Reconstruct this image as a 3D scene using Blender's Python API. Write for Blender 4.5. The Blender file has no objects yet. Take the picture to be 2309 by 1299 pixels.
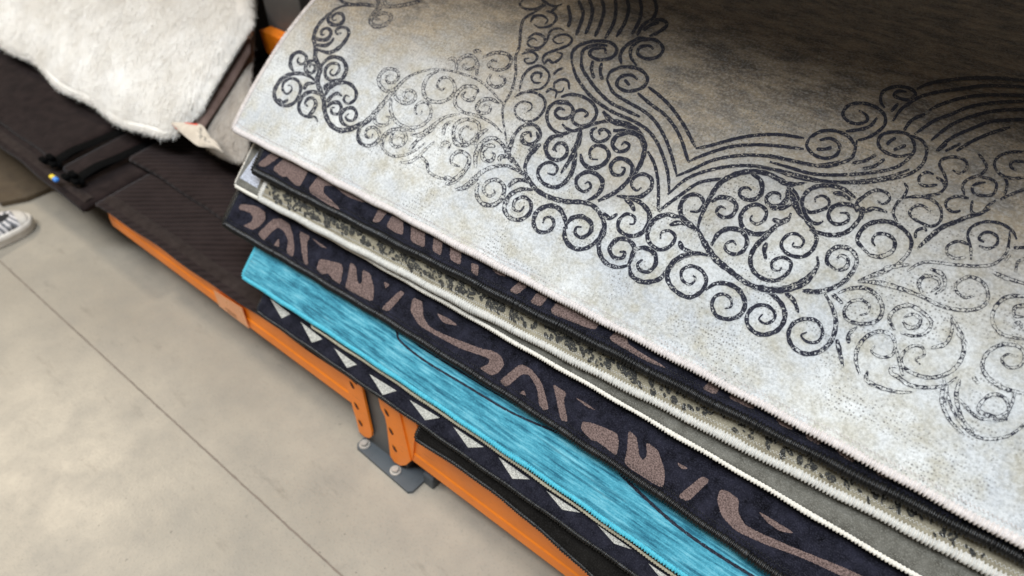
import bpy, math, random
import numpy as np
from mathutils import Matrix, Vector
from mathutils.geometry import tessellate_polygon
rng = np.random.default_rng(7); random.seed(7)
S = bpy.context.scene

# ------------------------------------------------------------------ camera
FPX = 1540.0; CX, CY = 1154.5, 649.5; H = 1.0
R = np.array([[0.78341563, 0.42751733, -0.45109743],
              [0.62132668, -0.5217001, 0.58462138],
              [0.0145982, -0.73828039, -0.67433593]])      # world axes seen from the camera (right, down, forward)
cam_d = bpy.data.cameras.new('camera'); cam = bpy.data.objects.new('camera', cam_d); S.collection.objects.link(cam)
M = Matrix.Identity(4)
for i in range(3):
    M[i][0] = R[i, 0]; M[i][1] = -R[i, 1]; M[i][2] = -R[i, 2]
M[2][3] = H
cam.matrix_world = M
cam_d.sensor_width = 36; cam_d.lens = 36 * FPX / 2309; cam_d.clip_start = .01; cam_d.clip_end = 60
cam_d.dof.use_dof = True; cam_d.dof.focus_distance = 0.76; cam_d.dof.aperture_fstop = 3.6
S.camera = cam

# ------------------------------------------------------------------ light
W = bpy.data.worlds.new('World'); S.world = W; W.use_nodes = True
W.node_tree.nodes['Background'].inputs[0].default_value = (1.0, .90, .77, 1)
W.node_tree.nodes['Background'].inputs[1].default_value = 0.14
def area(name, loc, tgt, sx, sy, power, col):
    l = bpy.data.lights.new(name, 'AREA'); l.shape = 'RECTANGLE'; l.size = sx; l.size_y = sy; l.energy = power; l.color = col
    o = bpy.data.objects.new(name, l); S.collection.objects.link(o); o.location = loc
    o.rotation_euler = (Vector(tgt) - Vector(loc)).to_track_quat('-Z', 'Y').to_euler(); return o
area('ceiling_strip_light', (.7, -.75, 4.4), (-.3, .5, .4), 3.2, .7, 335, (.86, .93, 1.0))
area('ceiling_strip_light', (-5.2, .05, 4.6), (-1.6, .2, 0), .45, .35, 125, (1.0, .86, .66))
area('ceiling_strip_light', (-2.6, -1.3, 4.6), (-1.4, .4, .2), 1.8, .4, 110, (1.0, .96, .92))
S.view_settings.view_transform = 'Standard'; S.view_settings.look = 'None'
S.view_settings.exposure = -0.14; S.view_settings.gamma = 1.0; S.view_settings.use_curve_mapping = False
S.render.engine = 'CYCLES'

# ------------------------------------------------------------------ surfaces of the sagging stack
ys = np.linspace(-.5, 3, 3501)
_m = np.interp(ys, [-.5, .5, .69, .92, 3], [.98, .98, .5, .04, .02])
_Z = np.concatenate([[0], np.cumsum((_m[1:] + _m[:-1]) / 2 * np.diff(ys))]); _Z += .45 - np.interp(.498, ys, _Z)
def F(y): return np.interp(y, ys, _Z)
def G(y): return .30 + .6 * (y - .553)
def Bf(y): return .183 + .10 * (y - .385)
def dirs(px):
    px = np.atleast_2d(np.asarray(px, float))
    d = np.stack([px[:, 0] - CX, px[:, 1] - CY, np.full(len(px), FPX)], 1) @ R.T
    return d / np.linalg.norm(d, axis=1)[:, None]
def hit(px, c=0.0, f=F):
    d = dirs(px); lo = np.zeros(len(d)); hi = np.full(len(d), 3.4)
    for _ in range(34):
        mid = (lo + hi) / 2; g = H + mid * d[:, 2] - f(mid * d[:, 1]) + c
        lo = np.where(g > 0, mid, lo); hi = np.where(g > 0, hi, mid)
    P = d * ((lo + hi) / 2)[:, None]; P[:, 2] += H; return P
def on_y(px, y0):
    d = dirs(px); P = d * (y0 / d[:, 1])[:, None]; P[:, 2] += H; return P
def on_z(px, z0):
    d = dirs(px); P = d * ((z0 - H) / d[:, 2])[:, None]; P[:, 2] += H; return P

# ------------------------------------------------------------------ helpers
def tag(o, label=None, cat=None, group=None, kind=None):
    if label: o['label'] = label
    if cat: o['category'] = cat
    if group: o['group'] = group
    if kind: o['kind'] = kind
    return o
def thing(name, loc, label, cat, group=None):
    o = bpy.data.objects.new(name, None); S.collection.objects.link(o); o.location = loc; o.empty_display_size = .05
    return tag(o, label, cat, group)
def mesh(name, V, Fc, mats, parent=None, smooth=True, midx=None, uv=None):
    V = np.asarray(V, float)
    q_ = parent
    while q_ is not None: V = V - np.array(q_.location); q_ = q_.parent
    me = bpy.data.meshes.new(name); me.from_pydata(V.tolist(), [], [tuple(int(i) for i in f) for f in Fc])
    for m in (mats if isinstance(mats, list) else [mats]): me.materials.append(m)
    if midx is not None: me.polygons.foreach_set('material_index', np.asarray(midx, dtype=np.int32))
    me.polygons.foreach_set('use_smooth', np.full(len(me.polygons), smooth))
    if uv is not None:
        l = me.uv_layers.new(name='ink'); vi = np.zeros(len(me.loops), dtype=np.int32); me.loops.foreach_get('vertex_index', vi)
        l.data.foreach_set('uv', np.asarray(uv, dtype=np.float32)[vi].ravel())
    me.update()
    o = bpy.data.objects.new(name, me); S.collection.objects.link(o)
    if parent is not None: o.parent = parent
    return o
def grid_faces(nx, ny, off=0, flip=False):
    f = []
    for j in range(ny - 1):
        for i in range(nx - 1):
            a = off + j * nx + i
            q = (a, a + 1, a + nx + 1, a + nx)
            f.append(q[::-1] if flip else q)
    return f
class MB:
    def __init__(s): s.V = []; s.F = []
    def box(s, c, d, bev=0.0):
        c = np.array(c, float); h = np.array(d, float) / 2
        if bev <= 0:
            n = len(s.V)
            for z in (-1, 1):
                for (x, y) in ((-1, -1), (1, -1), (1, 1), (-1, 1)): s.V.append(c + h * (x, y, z))
            s.F += [(n, n + 3, n + 2, n + 1), (n + 4, n + 5, n + 6, n + 7)] + [(n + i, n + (i + 1) % 4, n + 4 + (i + 1) % 4, n + 4 + i) for i in range(4)]
        else:
            pts = []
            for (sx, sy, a0) in ((1, 1, 0), (-1, 1, 90), (-1, -1, 180), (1, -1, 270)):
                for k in range(4):
                    a = math.radians(a0 + 30 * k); pts.append((sx * (h[0] - bev) + bev * math.cos(a), sy * (h[1] - bev) + bev * math.sin(a)))
            rings = [(-h[2], -bev), (-h[2] + bev, 0), (h[2] - bev, 0), (h[2], -bev)]
            n = len(s.V); m = len(pts)
            for z, ins in rings:
                for (x, y) in pts:
                    q = np.array([x, y]); 
                    if ins: q = q - np.sign(q) * bev * .6
                    s.V.append(c + np.array([q[0], q[1], z]))
            for r in range(3):
                for i in range(m): s.F.append((n + r * m + i, n + r * m + (i + 1) % m, n + (r + 1) * m + (i + 1) % m, n + (r + 1) * m + i))
            s.F.append(tuple(n + i for i in range(m))[::-1]); s.F.append(tuple(n + 3 * m + i for i in range(m)))
        return s
    def prism(s, pts, vec):
        n = len(s.V); m = len(pts); vec = np.array(vec, float)
        for p in pts: s.V.append(np.array(p, float))
        for p in pts: s.V.append(np.array(p, float) + vec)
        for t in tessellate_polygon([[Vector(p) for p in pts]]):
            s.F.append((n + t[0], n + t[1], n + t[2])); s.F.append((n + m + t[2], n + m + t[1], n + m + t[0]))
        s.F += [(n + i, n + m + i, n + m + (i + 1) % m, n + (i + 1) % m) for i in range(m)]
        return s
    def cyl(s, a, b, r, k=20, r2=None):
        a = np.array(a, float); b = np.array(b, float); ax = (b - a) / np.linalg.norm(b - a)
        u = np.cross(ax, (0, 0, 1) if abs(ax[2]) < .9 else (1, 0, 0)); u /= np.linalg.norm(u); v = np.cross(ax, u); n = len(s.V)
        for c, rr in ((a, r), (b, r2 or r)):
            for i in range(k):
                t = 2 * math.pi * i / k; s.V.append(c + rr * (u * math.cos(t) + v * math.sin(t)))
        s.F += [(n + i, n + (i + 1) % k, n + k + (i + 1) % k, n + k + i) for i in range(k)]
        s.F.append(tuple(n + i for i in range(k))[::-1]); s.F.append(tuple(n + k + i for i in range(k)))
        return s
    def build(s, name, mat, parent=None, smooth=False):
        return mesh(name, s.V, s.F, mat, parent, smooth)

# ------------------------------------------------------------------ materials
class NT:
    def __init__(s, name):
        s.m = bpy.data.materials.new(name); s.m.use_nodes = True; s.t = s.m.node_tree; s.b = s.t.nodes['Principled BSDF']
    def n(s, ty, **kw):
        o = s.t.nodes.new(ty)
        for k, v in kw.items():
            if k.startswith('i_'):
                k = k[2:]; k = int(k) if k.isdigit() else k.replace('_', ' ')
                if hasattr(v, 'bl_idname') or isinstance(v, bpy.types.NodeSocket): s.t.links.new(v, o.inputs[k])
                else: o.inputs[k].default_value = v
            else: setattr(o, k, v)
        return o
    def l(s, a, b): s.t.links.new(a, b)
    def math(s, op, a, b=0.0, c=None, clamp=False):
        o = s.t.nodes.new('ShaderNodeMath'); o.operation = op; o.use_clamp = clamp
        for i, v in enumerate((a, b, c)):
            if v is None: continue
            if isinstance(v, (int, float)): o.inputs[i].default_value = v
            else: s.l(v, o.inputs[i])
        return o.outputs[0]
    def mix(s, f, a, b):
        o = s.t.nodes.new('ShaderNodeMix'); o.data_type = 'RGBA'
        for sock, v in ((o.inputs[0], f), (o.inputs[6], a), (o.inputs[7], b)):
            if isinstance(v, (int, float)): sock.default_value = v
            elif isinstance(v, tuple): sock.default_value = (*v, 1)
            else: s.l(v, sock)
        return o.outputs[2]
    def noise(s, co, scale, detail=3, rough=.55, dist=0):
        o = s.t.nodes.new('ShaderNodeTexNoise'); s.l(co, o.inputs['Vector']); o.inputs['Scale'].default_value = scale
        o.inputs['Detail'].default_value = detail; o.inputs['Roughness'].default_value = rough; o.inputs['Distortion'].default_value = dist
        return o.outputs['Fac']
    def ramp(s, f, a, b):
        return s.math('DIVIDE', s.math('SUBTRACT', f, a), b - a, clamp=True)
    def co(s, sc=(1, 1, 1), rot=(0, 0, 0)):
        tc = s.t.nodes.new('ShaderNodeTexCoord'); mp = s.t.nodes.new('ShaderNodeMapping'); s.l(tc.outputs['Object'], mp.inputs[0])
        mp.inputs['Scale'].default_value = sc; mp.inputs['Rotation'].default_value = rot; return mp.outputs[0]
    def bump(s, h, strength, dist):
        o = s.t.nodes.new('ShaderNodeBump'); o.inputs['Strength'].default_value = strength; o.inputs['Distance'].default_value = dist
        s.l(h, o.inputs['Height']); s.l(o.outputs[0], s.b.inputs['Normal'])
    def set(s, **kw):
        for k, v in kw.items():
            k = k.replace('_', ' ')
            if isinstance(v, tuple): s.b.inputs[k].default_value = (*v, 1)
            elif isinstance(v, (int, float)): s.b.inputs[k].default_value = v
            else: s.l(v, s.b.inputs[k])
        return s

def pile_material(name, base, ink, ink_noise=520, sheen=.35, sheen_tint=(1, 1, 1), rough=.85, spec=.22):
    """base(nt, co) -> colour socket; ink rgb; ink mask from the 'ink' layer (u = density, v = across the stroke)"""
    N = NT(name); co = N.co()
    b = base(N, co)
    uv = N.n('ShaderNodeUVMap', uv_map='ink'); sp = N.n('ShaderNodeSeparateXYZ', i_0=uv.outputs[0])
    d = sp.outputs[0]; v = N.math('ABSOLUTE', sp.outputs[1])
    nz = N.noise(co, ink_noise, 2, .6); nz2 = N.noise(co, ink_noise * .35, 1, .5)
    nn = N.math('ADD', N.math('MULTIPLY', nz, .7), N.math('MULTIPLY', nz2, .3))
    # outlines hold better than the middle of a stroke where the print is worn
    edge = N.math('MULTIPLY', N.math('MULTIPLY', N.math('POWER', v, 4.0), .80), N.math('SUBTRACT', 1.0, d))
    thr = N.math('ADD', N.math('ADD', N.math('MULTIPLY', d, .46), .26), edge)
    mask = N.math('MULTIPLY', N.math('SUBTRACT', thr, nn), 9.0, clamp=True)
    mask = N.math('MULTIPLY', mask, N.math('GREATER_THAN', d, .01))
    soft = N.math('SUBTRACT', 1.0, N.ramp(v, .82, 1.0))
    mask = N.math('MULTIPLY', mask, soft)
    inkv = N.math('ADD', .72, N.math('MULTIPLY', N.noise(co, 90, 4, .7), .56))
    inkc = N.mix(N.ramp(N.noise(co, 620, 2), .36, .66), tuple(x * .55 for x in ink), tuple(min(1, x * 1.4 + .014) for x in ink))
    vm = N.t.nodes.new('ShaderNodeVectorMath'); vm.operation = 'SCALE'; N.l(inkc, vm.inputs[0]); N.l(inkv, vm.inputs['Scale'])
    col = N.mix(mask, b, vm.outputs[0])
    N.set(Base_Color=col, Roughness=rough, Sheen_Weight=sheen, Sheen_Roughness=.45)
    N.b.inputs['Sheen Tint'].default_value = (*sheen_tint, 1)
    N.b.inputs['Specular IOR Level'].default_value = spec
    h = N.math('ADD', N.noise(co, 1400, 2), N.math('MULTIPLY', N.noise(co, 260, 2), 1.5))
    N.bump(h, .55, .0012)
    return N.m

def cream_base(N, co):
    a = N.noise(co, 9, 4, .62); c2 = N.noise(co, 38, 4, .6)
    col = N.mix(N.ramp(a, .35, .68), (.45, .47, .485), (.68, .685, .66))
    col = N.mix(N.math('MULTIPLY', N.ramp(c2, .42, .66), .70), col, (.40, .365, .27))
    # browner field towards the middle: print plus shelf shade put into the colour
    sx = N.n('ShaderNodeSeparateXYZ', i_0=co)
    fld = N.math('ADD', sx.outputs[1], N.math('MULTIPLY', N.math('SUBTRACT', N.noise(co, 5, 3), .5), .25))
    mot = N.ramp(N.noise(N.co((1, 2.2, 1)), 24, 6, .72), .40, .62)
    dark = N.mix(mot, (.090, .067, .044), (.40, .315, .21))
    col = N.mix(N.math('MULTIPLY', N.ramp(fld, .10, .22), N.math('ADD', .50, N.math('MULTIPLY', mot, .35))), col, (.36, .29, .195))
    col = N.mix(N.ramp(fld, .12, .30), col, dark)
    # small printed pin dots on the weave
    vo = N.n('ShaderNodeTexVoronoi', i_Vector=N.co((1, 1, 1)), i_Scale=300.0, i_Randomness=.55)
    dot = N.math('LESS_THAN', vo.outputs['Distance'], .30)
    pres = N.ramp(N.noise(co, 22, 3), .42, .60)
    col = N.mix(N.math('MULTIPLY', N.math('MULTIPLY', dot, pres), .62), col, (.07, .065, .06))
    fine = N.noise(co, 430, 3, .7); grain = N.noise(co, 300, 2, .6)
    col = N.mix(N.math('MULTIPLY', N.ramp(grain, .46, .66), .20), col, (.86, .86, .84))
    col = N.mix(N.math('MULTIPLY', N.ramp(grain, .50, .34), .22), col, (.16, .15, .13))
    return N.mix(N.math('MULTIPLY', N.ramp(fine, .45, .68), .35), col, (.30, .29, .27))
def flat_base(c1, c2, s=60, sc=(1, 1, 1)):
    def f(N, co):
        co2 = N.co(sc)
        col = N.mix(N.ramp(N.noise(co2, s, 4, .65), .3, .7), c1, c2)
        return N.mix(N.math('MULTIPLY', N.ramp(N.noise(co, 650, 2), .48, .72), .40), col, tuple(min(1, x * 1.8 + .016) for x in c2))
    return f
def blue_base(N, co):
    a = N.noise(N.co((17, 330, 25)), 1.0, 3, .55); b = N.noise(N.co((45, 620, 60)), 1.0, 2, .6); p = N.noise(N.co((1, 2.2, 1)), 26, 4, .6); f = N.noise(co, 480, 2)
    m = N.math('ADD', N.math('ADD', N.math('MULTIPLY', a, .42), N.math('MULTIPLY', b, .20)), N.math('ADD', N.math('MULTIPLY', p, .26), N.math('MULTIPLY', f, .12)))
    col = N.mix(N.ramp(m, .40, .52), (.014, .105, .160), (.058, .28, .37))
    col = N.mix(N.ramp(m, .51, .64), col, (.17, .44, .52))
    row = N.ramp(N.noise(N.co((8, 260, 15)), 1.0, 2, .5), .60, .68)
    return N.mix(N.math('MULTIPLY', row, .45), col, (.006, .050, .090))
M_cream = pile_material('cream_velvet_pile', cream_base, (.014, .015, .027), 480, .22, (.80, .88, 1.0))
M_navy = pile_material('navy_velvet_pile', flat_base((.0015, .0015, .0022), (.018, .018, .028), 55), (.138, .095, .084), 600, .05, (.5, .55, .9), spec=.05)
M_leop = pile_material('olive_beige_pile', flat_base((.15, .13, .09), (.26, .235, .175), 40), (.030, .030, .028), 500, .06, spec=.1)  # olive beige lowered: shade under the overhang is in this colour
M_grey = pile_material('grey_pile', flat_base((.07, .066, .054), (.15, .145, .125), 60), (.4, .42, .48), 500, .12, (.8, .85, 1), spec=.1)  # grey darkened too, for shade below the rugs above
M_blue = pile_material('turquoise_pile', blue_base, (.008, .010, .022), 500, .12, (.6, .9, 1))
M_black = pile_material('black_pile', flat_base((.003, .003, .005), (.018, .018, .027), 50), (.40, .39, .35), 700, .03, (.6, .65, .9), spec=.05)
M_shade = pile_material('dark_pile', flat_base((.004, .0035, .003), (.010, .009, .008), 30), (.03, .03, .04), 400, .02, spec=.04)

def thread(name, c, rough=.48, sheen=.1):
    N = NT(name); co = N.co()
    col = N.mix(N.ramp(N.noise(co, 300, 3), .3, .75), tuple(x * .72 for x in c), c)
    N.set(Base_Color=col, Roughness=rough, Sheen_Weight=sheen); N.b.inputs['Specular IOR Level'].default_value = .35
    N.bump(N.noise(co, 1500, 2), .4, .0006); return N.m
T_cream = thread('cream_thread', (.66, .60, .565)); T_white = thread('white_thread', (.56, .54, .49)); T_black = thread('black_thread', (.006, .0055, .005), .38, .0)
T_aqua = thread('aqua_thread', (.06, .42, .53)); T_beige = thread('beige_thread', (.42, .38, .27)); T_tan = thread('tan_thread', (.70, .66, .58))

def cloth(name, c1, c2, s=50, rough=.9, rib=None, sheen=.25):
    N = NT(name); co = N.co()
    col = N.mix(N.ramp(N.noise(co, s, 4, .65), .3, .72), c1, c2)
    h = N.noise(co, 900, 2)
    if rib:
        w = N.n('ShaderNodeTexWave', i_Vector=N.co((1, 1, 1), (0, 0, rib[1])), i_Scale=rib[0], wave_type='BANDS'); w.inputs['Distortion'].default_value = .8
        w.inputs['Detail'].default_value = 1
        h = N.math('ADD', N.math('MULTIPLY', w.outputs['Fac'], 1.4), h)
        col = N.mix(N.math('MULTIPLY', w.outputs['Fac'], .55), col, tuple(x * 1.5 for x in c2))
    N.set(Base_Color=col, Roughness=rough, Sheen_Weight=sheen); N.b.inputs['Specular IOR Level'].default_value = .06
    N.bump(h, .5, .0015); return N.m
M_brown = cloth('brown_upholstery', (.009, .0054, .005), (.022, .0142, .013), 40, .85, sheen=.06)
M_rib = cloth('ribbed_brown_upholstery', (.0085, .005, .0046), (.020, .013, .012), 30, .85, rib=(24, .95), sheen=.06)
M_hem = cloth('brown_hem_tape', (.018, .012, .0105), (.032, .023, .020), 60, .85, sheen=.05)
M_gap = cloth('gap_shade_strip', (.0012, .0012, .0012), (.003, .003, .003), 60, sheen=0)  # near black, carries the shade of the gaps between folded rugs
M_fleece2 = cloth('shaded_fleece', (.26, .22, .18), (.40, .36, .31), 14, .95)  # darker copy of the cream fleece, shade from above put into its colour
M_fur2 = cloth('shaded_fur', (.34, .29, .24), (.52, .48, .43), 9, .8, sheen=.2)  # fur of the lower fleece, darkened for the same shade
M_suede = cloth('suede_backing', (.12, .075, .06), (.19, .13, .11), 30)
M_fleece = cloth('cream_fleece', (.70, .65, .58), (.84, .81, .76), 14, .95)
M_fur = cloth('cream_fur', (.76, .72, .65), (.90, .88, .84), 9, .8, sheen=.5)
M_tape = cloth('beige_tape', (.45, .38, .27), (.58, .50, .38), 50)

def paint(name, c, rough=.4, var=.12, dirt=None):
    N = NT(name); co = N.co()
    a = N.noise(co, 14, 5, .6); col = N.mix(N.ramp(a, .3, .7), tuple(x * (1 - var) for x in c), tuple(min(1, x * (1 + var)) for x in c))
    sc = N.ramp(N.noise(N.co((1, 1, 6)), 42, 6, .75), .57, .66)
    col = N.mix(N.math('MULTIPLY', sc, .42), col, dirt or tuple(x * .5 for x in c))
    N.set(Base_Color=col, Roughness=N.math('ADD', rough, N.math('MULTIPLY', N.noise(co, 40, 3), .15)))
    N.bump(N.noise(co, 220, 2), .08, .0006); return N.m
P_orange = paint('orange_powder_coat', (.93, .235, .008), .40, .08, (.45, .10, .01))
P_post = paint('grey_powder_coat', (.115, .112, .106), .45)
P_plate = paint('slate_grey_paint', (.060, .070, .078), .5)
P_bolt = paint('zinc_bolt', (.42, .39, .35), .5); P_bolt.node_tree.nodes['Principled BSDF'].inputs['Metallic'].default_value = .45
P_hole = paint('dark_hole', (.05, .012, .003), .8)
P_board = paint('brown_board', (.06, .045, .035), .7)
P_stick = paint('clear_label_sleeve', (.80, .33, .13), .22, .06, (.5, .3, .2))
P_text = paint('printed_grey_text', (.34, .17, .09), .6)

N = NT('polished_concrete'); co = N.co()
a = N.noise(co, 2.2, 5, .6); b = N.noise(co, 14, 6, .68); g = N.noise(co, 230, 3)
col = N.mix(N.ramp(a, .32, .68), (.255, .225, .180), (.345, .305, .245))
col = N.mix(N.math('MULTIPLY', N.ramp(b, .38, .66), .45), col, (.205, .190, .162))
col = N.mix(N.math('MULTIPLY', N.ramp(g, .55, .8), .35), col, (.11, .10, .085))
blot = N.ramp(N.noise(N.co((3, 10, 1), (0, 0, .4)), 3, 4, .7), .60, .74)
col = N.mix(N.math('MULTIPLY', blot, .35), col, (.12, .105, .085))
scr = N.ramp(N.noise(N.co((26, 1.1, 1), (0, 0, .7)), 7, 3, .6), .70, .76); col = N.mix(N.math('MULTIPLY', scr, .22), col, (.12, .105, .09))
pit = N.math('MULTIPLY', N.ramp(N.noise(co, 90, 2, .5), .70, .76), N.ramp(N.noise(co, 3, 2), .45, .6)); col = N.mix(N.math('MULTIPLY', pit, .6), col, (.10, .09, .075))
N.set(Base_Color=col, Roughness=N.math('ADD', .26, N.math('MULTIPLY', b, .22))); N.b.inputs['Specular IOR Level'].default_value = .5
N.bump(N.math('ADD', g, N.math('MULTIPLY', b, 2)), .10, .002); M_floor = N.m
M_joint = paint('joint_filler', (.185, .15, .118), .8)

# ------------------------------------------------------------------ setting
def plate(name, x0, x1, y0, y1, z, mat):
    return mesh(name, [(x0, y0, z), (x1, y0, z), (x1, y1, z), (x0, y1, z)], [(0, 1, 2, 3)], mat, None, False)
tag(plate('floor', -12, 8, -8, 10, 0, M_floor), kind='structure')
yj = .2115
xs_ = np.arange(-6, 2, .006); n_ = len(xs_); ja = yj - .0009 - np.abs(rng.normal(0, .0005, n_)); jb = yj + .0009 + np.abs(rng.normal(0, .0005, n_))
tag(mesh('floor_joint', np.concatenate([np.column_stack([xs_, ja, np.full(n_, .003)]), np.column_stack([xs_, jb, np.full(n_, .003)])]), [(i, i + 1, n_ + i + 1, n_ + i) for i in range(n_ - 1)], M_joint, None, False), kind='structure')

# ------------------------------------------------------------------ rugs
def wave(x, y, ph):
    return .0006 * np.sin(4.1 * x + 3.0 * y + ph) + .0003 * np.sin(11 * x - 7 * y + 2.3 * ph)
class Rug:
    def __init__(s, name, label, edge_px, c, r, mat, thr, x_right=.62, y_back=1.55, group='rugs fanned out in the sagging stack', th=.008, ph=0., deg=2, pitch=.0036, rib=.20, loops=True, side_thr=None, x_left=None):
        s.c = c; s.r = r; s.loops = loops; s.ph = ph; s.mat = mat; s.th = th
        E = hit(edge_px, c); o = np.argsort(E[:, 0]); s.ex = E[o, 0]
        s.coef = np.polyfit(E[:, 0], E[:, 1], deg); s.xl = hit([edge_px[0]], c)[0][0] if x_left is None else x_left
        s.x0, s.x1 = s.ex[0], s.ex[-1]; s.xr = x_right; s.yb = y_back
        sl = (s.ye(s.x1) - s.ye(s.x1 - .1)) / .1
        s.slope_r = float(np.clip(sl, -.08, .08))
        yc = float(s.ye(s.xl)); zc = float(s.z(np.array(s.xl), np.array(yc)))
        s.t = thing(name, (s.xl, yc, zc), label, 'rug', group)
        s.V = []; s.Fc = []; s.uv = []; s.mi = []; s.k = 0
        s.base(); s.thr = thr; s.pitch = pitch; s.rib = rib
    def ye(s, x):
        x = np.asarray(x, float); xc = np.clip(x, s.x0, s.x1)
        y = np.polyval(s.coef, xc)
        if hasattr(s, 'slope_r'): y = y + np.where(x > s.x1, (x - s.x1) * s.slope_r, 0)
        return y
    def z(s, x, y): return F(y) - s.c + wave(x, y, s.ph)
    def base(s):
        nx, ny = 150, 90
        xs = s.xl + (s.xr - s.xl) * np.linspace(0, 1, nx)
        v = np.linspace(0, 1, ny) ** 1.4
        X = np.tile(xs, (ny, 1)); Y0 = s.ye(X); Y = Y0 + (s.yb - Y0) * v[:, None]; Z = s.z(X, Y)
        top = np.stack([X, Y, Z], -1).reshape(-1, 3); bot = top - (0, 0, s.th)
        n = nx * ny; s.V += top.tolist() + bot.tolist(); s.Fc += grid_faces(nx, ny) + grid_faces(nx, ny, n, True)
        b = [j for j in range(nx)] + [j * nx + nx - 1 for j in range(1, ny)] + [(ny - 1) * nx + j for j in range(nx - 2, -1, -1)] + [j * nx for j in range(ny - 2, 0, -1)]
        for i in range(len(b)):
            p, q = b[i], b[(i + 1) % len(b)]; s.Fc.append((p, n + p, n + q, q))
        s.uv += [(0, 0)] * (2 * n)
    def lift(s, px, off):
        P = hit(px, s.c); P[:, 2] = s.z(P[:, 0], P[:, 1]) + off; return P
    def stroke(s, pts, w, d=1.0, taper=(.35, .35)):
        """a printed line along pixel points; its two borders are laid on the pile"""
        p = catmull(np.array(pts, float)); n = len(p)
        t = np.gradient(p, axis=0); t /= np.linalg.norm(t, axis=1)[:, None] + 1e-9; nrm = np.stack([-t[:, 1], t[:, 0]], 1)
        L = np.linspace(0, 1, n)
        ww = np.broadcast_to(np.asarray(w if np.isscalar(w) else np.interp(L, np.linspace(0, 1, len(w)), w), float), (n,)).copy()
        ends = np.minimum(np.clip(L / .10, 0, 1) * (1 - taper[0]) + taper[0], np.clip((1 - L) / .10, 0, 1) * (1 - taper[1]) + taper[1])
        ww *= np.sqrt(ends) * (1 + .10 * np.sin(np.arange(n) * .9 + s.k))
        s.k += 1; off = .00025 + s.k * 1.5e-6
        rows = [s.lift(p + nrm * ww[:, None] * a / 2, off) for a in (-1, -.5, 0, .5, 1)]
        b = len(s.V); V = np.stack(rows, 1).reshape(-1, 3); s.V += V.tolist()
        dd = d if not callable(d) else None
        dens = np.array([d(q) for q in p]) if callable(d) else np.full(n, d)
        for i in range(n):
            for a in (-1, -.5, 0, .5, 1): s.uv.append((dens[i], a))
        for i in range(n - 1):
            for j in range(4):
                q = b + i * 5 + j; s.Fc.append((q, q + 1, q + 6, q + 5))
    def patch(s, pts, d=1.0, smooth=True):
        p = np.array(pts, float)
        if smooth: p = round_poly(p)
        if smooth:
            q_ = np.concatenate([p, p[:1]]); L = np.concatenate([[0], np.cumsum(np.linalg.norm(np.diff(q_, axis=0), axis=1))]); n = max(8, int(L[-1] / 1.6))
            t = np.linspace(0, L[-1], n, endpoint=False); p = np.stack([np.interp(t, L, q_[:, 0]), np.interp(t, L, q_[:, 1])], 1); p += rng.normal(0, .42, p.shape)
        s.k += 1; P = s.lift(p, .0004 + s.k * 2e-6); b = len(s.V); s.V += P.tolist(); s.uv += [(d, 0)] * len(p)
        n0 = np.cross(P[1] - P[0], P[2] - P[0])
        for t in tessellate_polygon([[Vector(q) for q in P]]):
            a, c, e = (P[i] for i in t)
            f = tuple(b + i for i in t); s.Fc.append(f if np.cross(c - a, e - a)[2] > 0 else f[::-1])
    def finish(s):
        o = mesh('pile', s.V, s.Fc, s.mat, s.t, True, uv=s.uv); s.binding(); return o
    def binding(s):
        r = s.r
        xs = np.linspace(s.xr, s.xl + .007, 500)
        fr = np.stack([xs, s.ye(xs)], 1)
        yc = float(s.ye(s.xl))
        a = np.linspace(0, math.pi / 2, 12)[1:-1]
        cor = np.stack([s.xl + .007 - .007 * np.sin(a), yc + .007 - .007 * np.cos(a)], 1)
        yy = np.linspace(yc + .007, min(s.yb, yc + .75), 300); si = np.stack([np.full(300, s.xl), yy], 1)
        P = np.concatenate([fr, cor, si]); wob = .0002 * np.sin(P[:, 0] * 31 + s.ph * 3) + .0003 * np.sin(P[:, 0] * 83 + s.ph)
        P[:len(fr), 1] += wob[:len(fr)]
        Z = s.z(P[:, 0], P[:, 1]) - s.th * .5; C = np.column_stack([P, Z])
        L = np.concatenate([[0], np.cumsum(np.linalg.norm(np.diff(C, axis=0), axis=1))])
        m = int(L[-1] / (s.pitch / 4.0)); Lt = np.linspace(0, L[-1], m)
        C = np.stack([np.interp(Lt, L, C[:, i]) for i in range(3)], 1)
        T = np.gradient(C, axis=0); T /= np.linalg.norm(T, axis=1)[:, None]
        U = np.cross(T, (0, 0, 1.0)); U /= np.linalg.norm(U, axis=1)[:, None]; Vv = np.cross(U, T)
        k = 14; th = np.arange(k) / k * 2 * math.pi
        ph = Lt / s.pitch * 2 * math.pi + np.interp(Lt, np.linspace(0, L[-1], 200), rng.normal(0, .5, 200))
        amp = s.rib * (1 + .35 * np.interp(Lt, np.linspace(0, L[-1], 900), rng.normal(0, 1, 900)))
        tone = 1 + .05 * np.interp(Lt, np.linspace(0, L[-1], 60), rng.normal(0, 1, 60))
        rad = r * tone[:, None] * (1 - .5 * np.abs(amp)[:, None] + amp[:, None] * np.sin(ph[:, None] + .9 * np.sin(th)[None]))
        V = C[:, None] + rad[..., None] * (U[:, None] * np.cos(th)[None, :, None] * 1.12 + Vv[:, None] * np.sin(th)[None, :, None] * .92)
        Vf = V.reshape(-1, 3); i = np.arange(m - 1)[:, None] * k; j = np.arange(k)[None]; j2 = (j + 1) % k
        Fq = np.stack([i + j, i + j2, i + k + j2, i + k + j], -1).reshape(-1, 4)
        # loops of the overlock stitch along the inner side
        m2 = int(L[-1] / (s.pitch / 6.0)); L2 = np.linspace(0, L[-1], m2); C2 = np.stack([np.interp(L2, Lt, C[:, i]) for i in range(3)], 1)
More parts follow.
